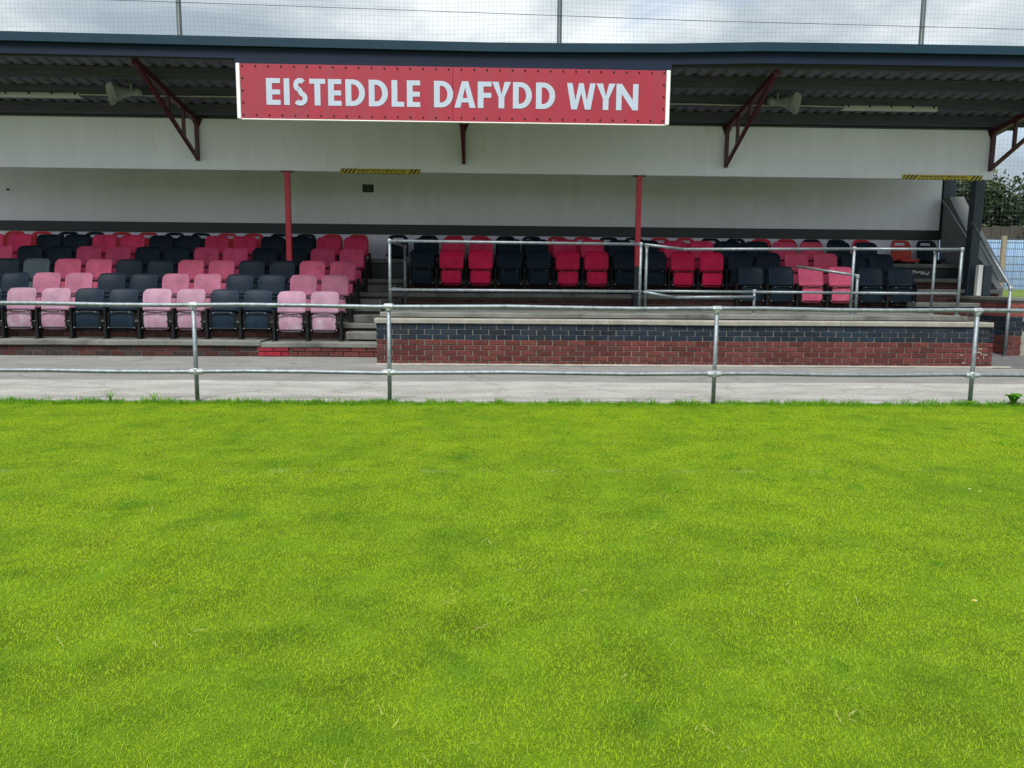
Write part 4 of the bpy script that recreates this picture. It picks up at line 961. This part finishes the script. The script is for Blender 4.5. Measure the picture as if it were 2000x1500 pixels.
def scatter(name, label, verts, faces, col, smin, smax, seed, dens=0, m=GBASE):
    """instances on the mesh's own points (dens 0) or strewn over its faces"""
    me = bpy.data.meshes.new(name); me.from_pydata(verts, [], faces); me.materials.append(m)
    o = bpy.data.objects.new(name, me); COL.objects.link(o); o['kind'] = 'stuff'; o['label'] = label; o['category'] = 'grass'
    ng = bpy.data.node_groups.new(name+'_scatter', 'GeometryNodeTree')
    ng.interface.new_socket('Geometry', in_out='INPUT', socket_type='NodeSocketGeometry'); ng.interface.new_socket('Geometry', in_out='OUTPUT', socket_type='NodeSocketGeometry')
    gi = ng.nodes.new('NodeGroupInput'); go = ng.nodes.new('NodeGroupOutput'); L = ng.links.new
    ci = ng.nodes.new('GeometryNodeCollectionInfo'); ci.inputs['Collection'].default_value = col; ci.inputs['Separate Children'].default_value = True; ci.inputs['Reset Children'].default_value = True
    ip = ng.nodes.new('GeometryNodeInstanceOnPoints'); ip.inputs['Pick Instance'].default_value = True
    if dens:
        ds = ng.nodes.new('GeometryNodeDistributePointsOnFaces'); ds.distribute_method = 'RANDOM'; ds.inputs['Density'].default_value = dens; ds.inputs['Seed'].default_value = seed
        L(gi.outputs[0], ds.inputs['Mesh']); L(ds.outputs['Points'], ip.inputs['Points'])
        rr1 = ng.nodes.new('FunctionNodeRandomValue'); rr1.data_type = 'FLOAT_VECTOR'; rr1.inputs[0].default_value = (-0.12, -0.12, 0); rr1.inputs[1].default_value = (0.12, 0.12, 6.283)
        L(rr1.outputs[0], ip.inputs['Rotation'])
    else:
        L(gi.outputs[0], ip.inputs['Points'])
        ri = ng.nodes.new('FunctionNodeRandomValue'); ri.data_type = 'INT'; ri.inputs[4].default_value = 0; ri.inputs[5].default_value = 3; ri.inputs['Seed'].default_value = seed
        mu = ng.nodes.new('ShaderNodeMath'); mu.operation = 'MULTIPLY'; mu.inputs[1].default_value = math.pi/2; L(ri.outputs[2], mu.inputs[0])
        cx = ng.nodes.new('ShaderNodeCombineXYZ'); L(mu.outputs[0], cx.inputs[2]); L(cx.outputs[0], ip.inputs['Rotation'])
    rs = ng.nodes.new('FunctionNodeRandomValue'); rs.data_type = 'FLOAT'; rs.inputs[2].default_value = smin; rs.inputs[3].default_value = smax
    L(rs.outputs[1], ip.inputs['Scale']); L(ci.outputs[0], ip.inputs['Instance'])
    jn = ng.nodes.new('GeometryNodeJoinGeometry'); L(ip.outputs[0], jn.inputs[0]); L(gi.outputs[0], jn.inputs[0]); L(jn.outputs[0], go.inputs[0])
    md = o.modifiers.new('scatter', 'NODES'); md.node_group = ng
    return o
# pitch surface: a grid of points, one turf tile each
gv, gf, ids = [], [], {}
ny = int((8.44-1.2)/TS)
for j in range(ny):
    y = 8.44-TS/2-j*TS; hw = int((0.74*y+1.8)/TS)+1
    for i in range(-hw, hw+2):
        ids[(i, j)] = len(gv); gv.append((i*TS, y, -0.004))
for (i, j), a in ids.items():
    if (i+1, j) in ids and (i, j+1) in ids and (i+1, j+1) in ids: gf.append((ids[(i, j+1)], ids[(i+1, j+1)], ids[(i+1, j)], a))
scatter('grass', 'short mown green grass covering the pitch', gv, gf, turf_tiles, 1.0, 1.0, 1)
def patch(y0, y1, k, m_, z): return [(-(k*y0+m_), y0, z), (k*y0+m_+0.3, y0, z), (k*y1+m_+0.3, y1, z), (-(k*y1+m_), y1, z)], [(0,1,2,3)]
v_, f_ = patch(1.3, 8.3, 0.74, 1.6, -0.007)
scatter('grass_tufts', 'darker tufts and dry stalks among the pitch grass', v_, f_, tufts, 0.6, 1.4, 2, dens=16)
v_ = [(-9, 8.24, -0.008), (9.5, 8.24, -0.008), (9.5, 8.47, -0.006), (-9, 8.47, -0.006)]
scatter('grass_verge', 'longer darker grass along the edge of the path', v_, f_, verge_tufts, 0.35, 1.45, 3, dens=130)

# ------------------------------------------------------------------ weeds and daisies at the pitch edge
def weed(label, x, y, nl, L, seed, up=0.5, wd=0.18):
    rnd = random.Random(seed); t = thing('weed', label, 'plant', (x, y, 0), 'weeds along the path edge')
    st = MB().tube([(0, 0, -0.02), (0.005, 0, L*up*0.5)], 0.003, 5); st.build('stem', TUFT, t)
    for k in range(nl):
        a = rnd.uniform(0, 6.28); l = L*rnd.uniform(0.6, 1.0); d = Vector((math.cos(a), math.sin(a), 0)); sd = Vector((-d.y, d.x, 0)); b = MB(); n = 6
        for i in range(n+1):
            q = i/n; c = Vector((0, 0, rnd.uniform(0, 0.3)*L*up*0.1)) + d*l*q*0.8 + Vector((0, 0, l*up*math.sin(q*2.2))); w_ = l*wd*math.sin(math.pi*min(1, q*0.92+0.06))
            b.v += [tuple(c-sd*w_), tuple(c-Vector((0, 0, w_*0.3))), tuple(c+sd*w_)]
        for i in range(n):
            for j in range(2): z_ = i*3+j; b.f.append((z_, z_+1, z_+4, z_+3))
        b.build('leaf', WEED, t, smooth=True)
    return t
WEED = grass_mat('weed_leaf', (0.5, 0.72, 1.2))
weed('broad-leaved weed at the right photo edge beside the path', 5.93, 8.40, 11, 0.16, 1, 0.85, 0.26)
weed('small leafy weed at the foot of the right-hand barrier post', 5.42, 8.36, 8, 0.085, 2, 0.6, 0.26)
weed('spiky grass tuft by the path left of the left-hand barrier post', -3.62, 8.36, 22, 0.12, 3, 0.9, 0.03)
weed('grass tuft with long blades at the path edge near photo left', -4.1, 8.38, 18, 0.13, 4, 0.9, 0.03)
PETAL = mat('daisy_petal', (0.75, 0.76, 0.74), 0.6); EYE = mat('daisy_eye', (0.6, 0.42, 0.03), 0.7)
for (x, y, lab) in ((3.10, 4.72, 'white daisy in the grass at the right, upper one of a close pair'), (3.13, 4.66, 'white daisy in the grass at the right, lower one of a close pair'), (2.02, 2.98, 'lone white daisy in the grass at the right photo edge')):
    t = thing('daisy', lab, 'flower', (x, y, 0), 'daisies in the grass'); b = MB()
    for k in range(12):
        a = k*math.pi/6; b.poly([(0.004*math.cos(a), 0.004*math.sin(a), 0.03), (0.008*math.cos(a-0.2), 0.008*math.sin(a-0.2), 0.031), (0.0095*math.cos(a), 0.0095*math.sin(a), 0.032), (0.008*math.cos(a+0.2), 0.008*math.sin(a+0.2), 0.031)])
    b.build('petals', PETAL, t); MB().tube([(0, 0, 0.029), (0, 0, 0.034)], 0.0045, 8).build('eye', EYE, t); MB().tube([(0, 0, -0.005), (0, 0, 0.03)], 0.0009, 5).build('stem', TUFT, t)
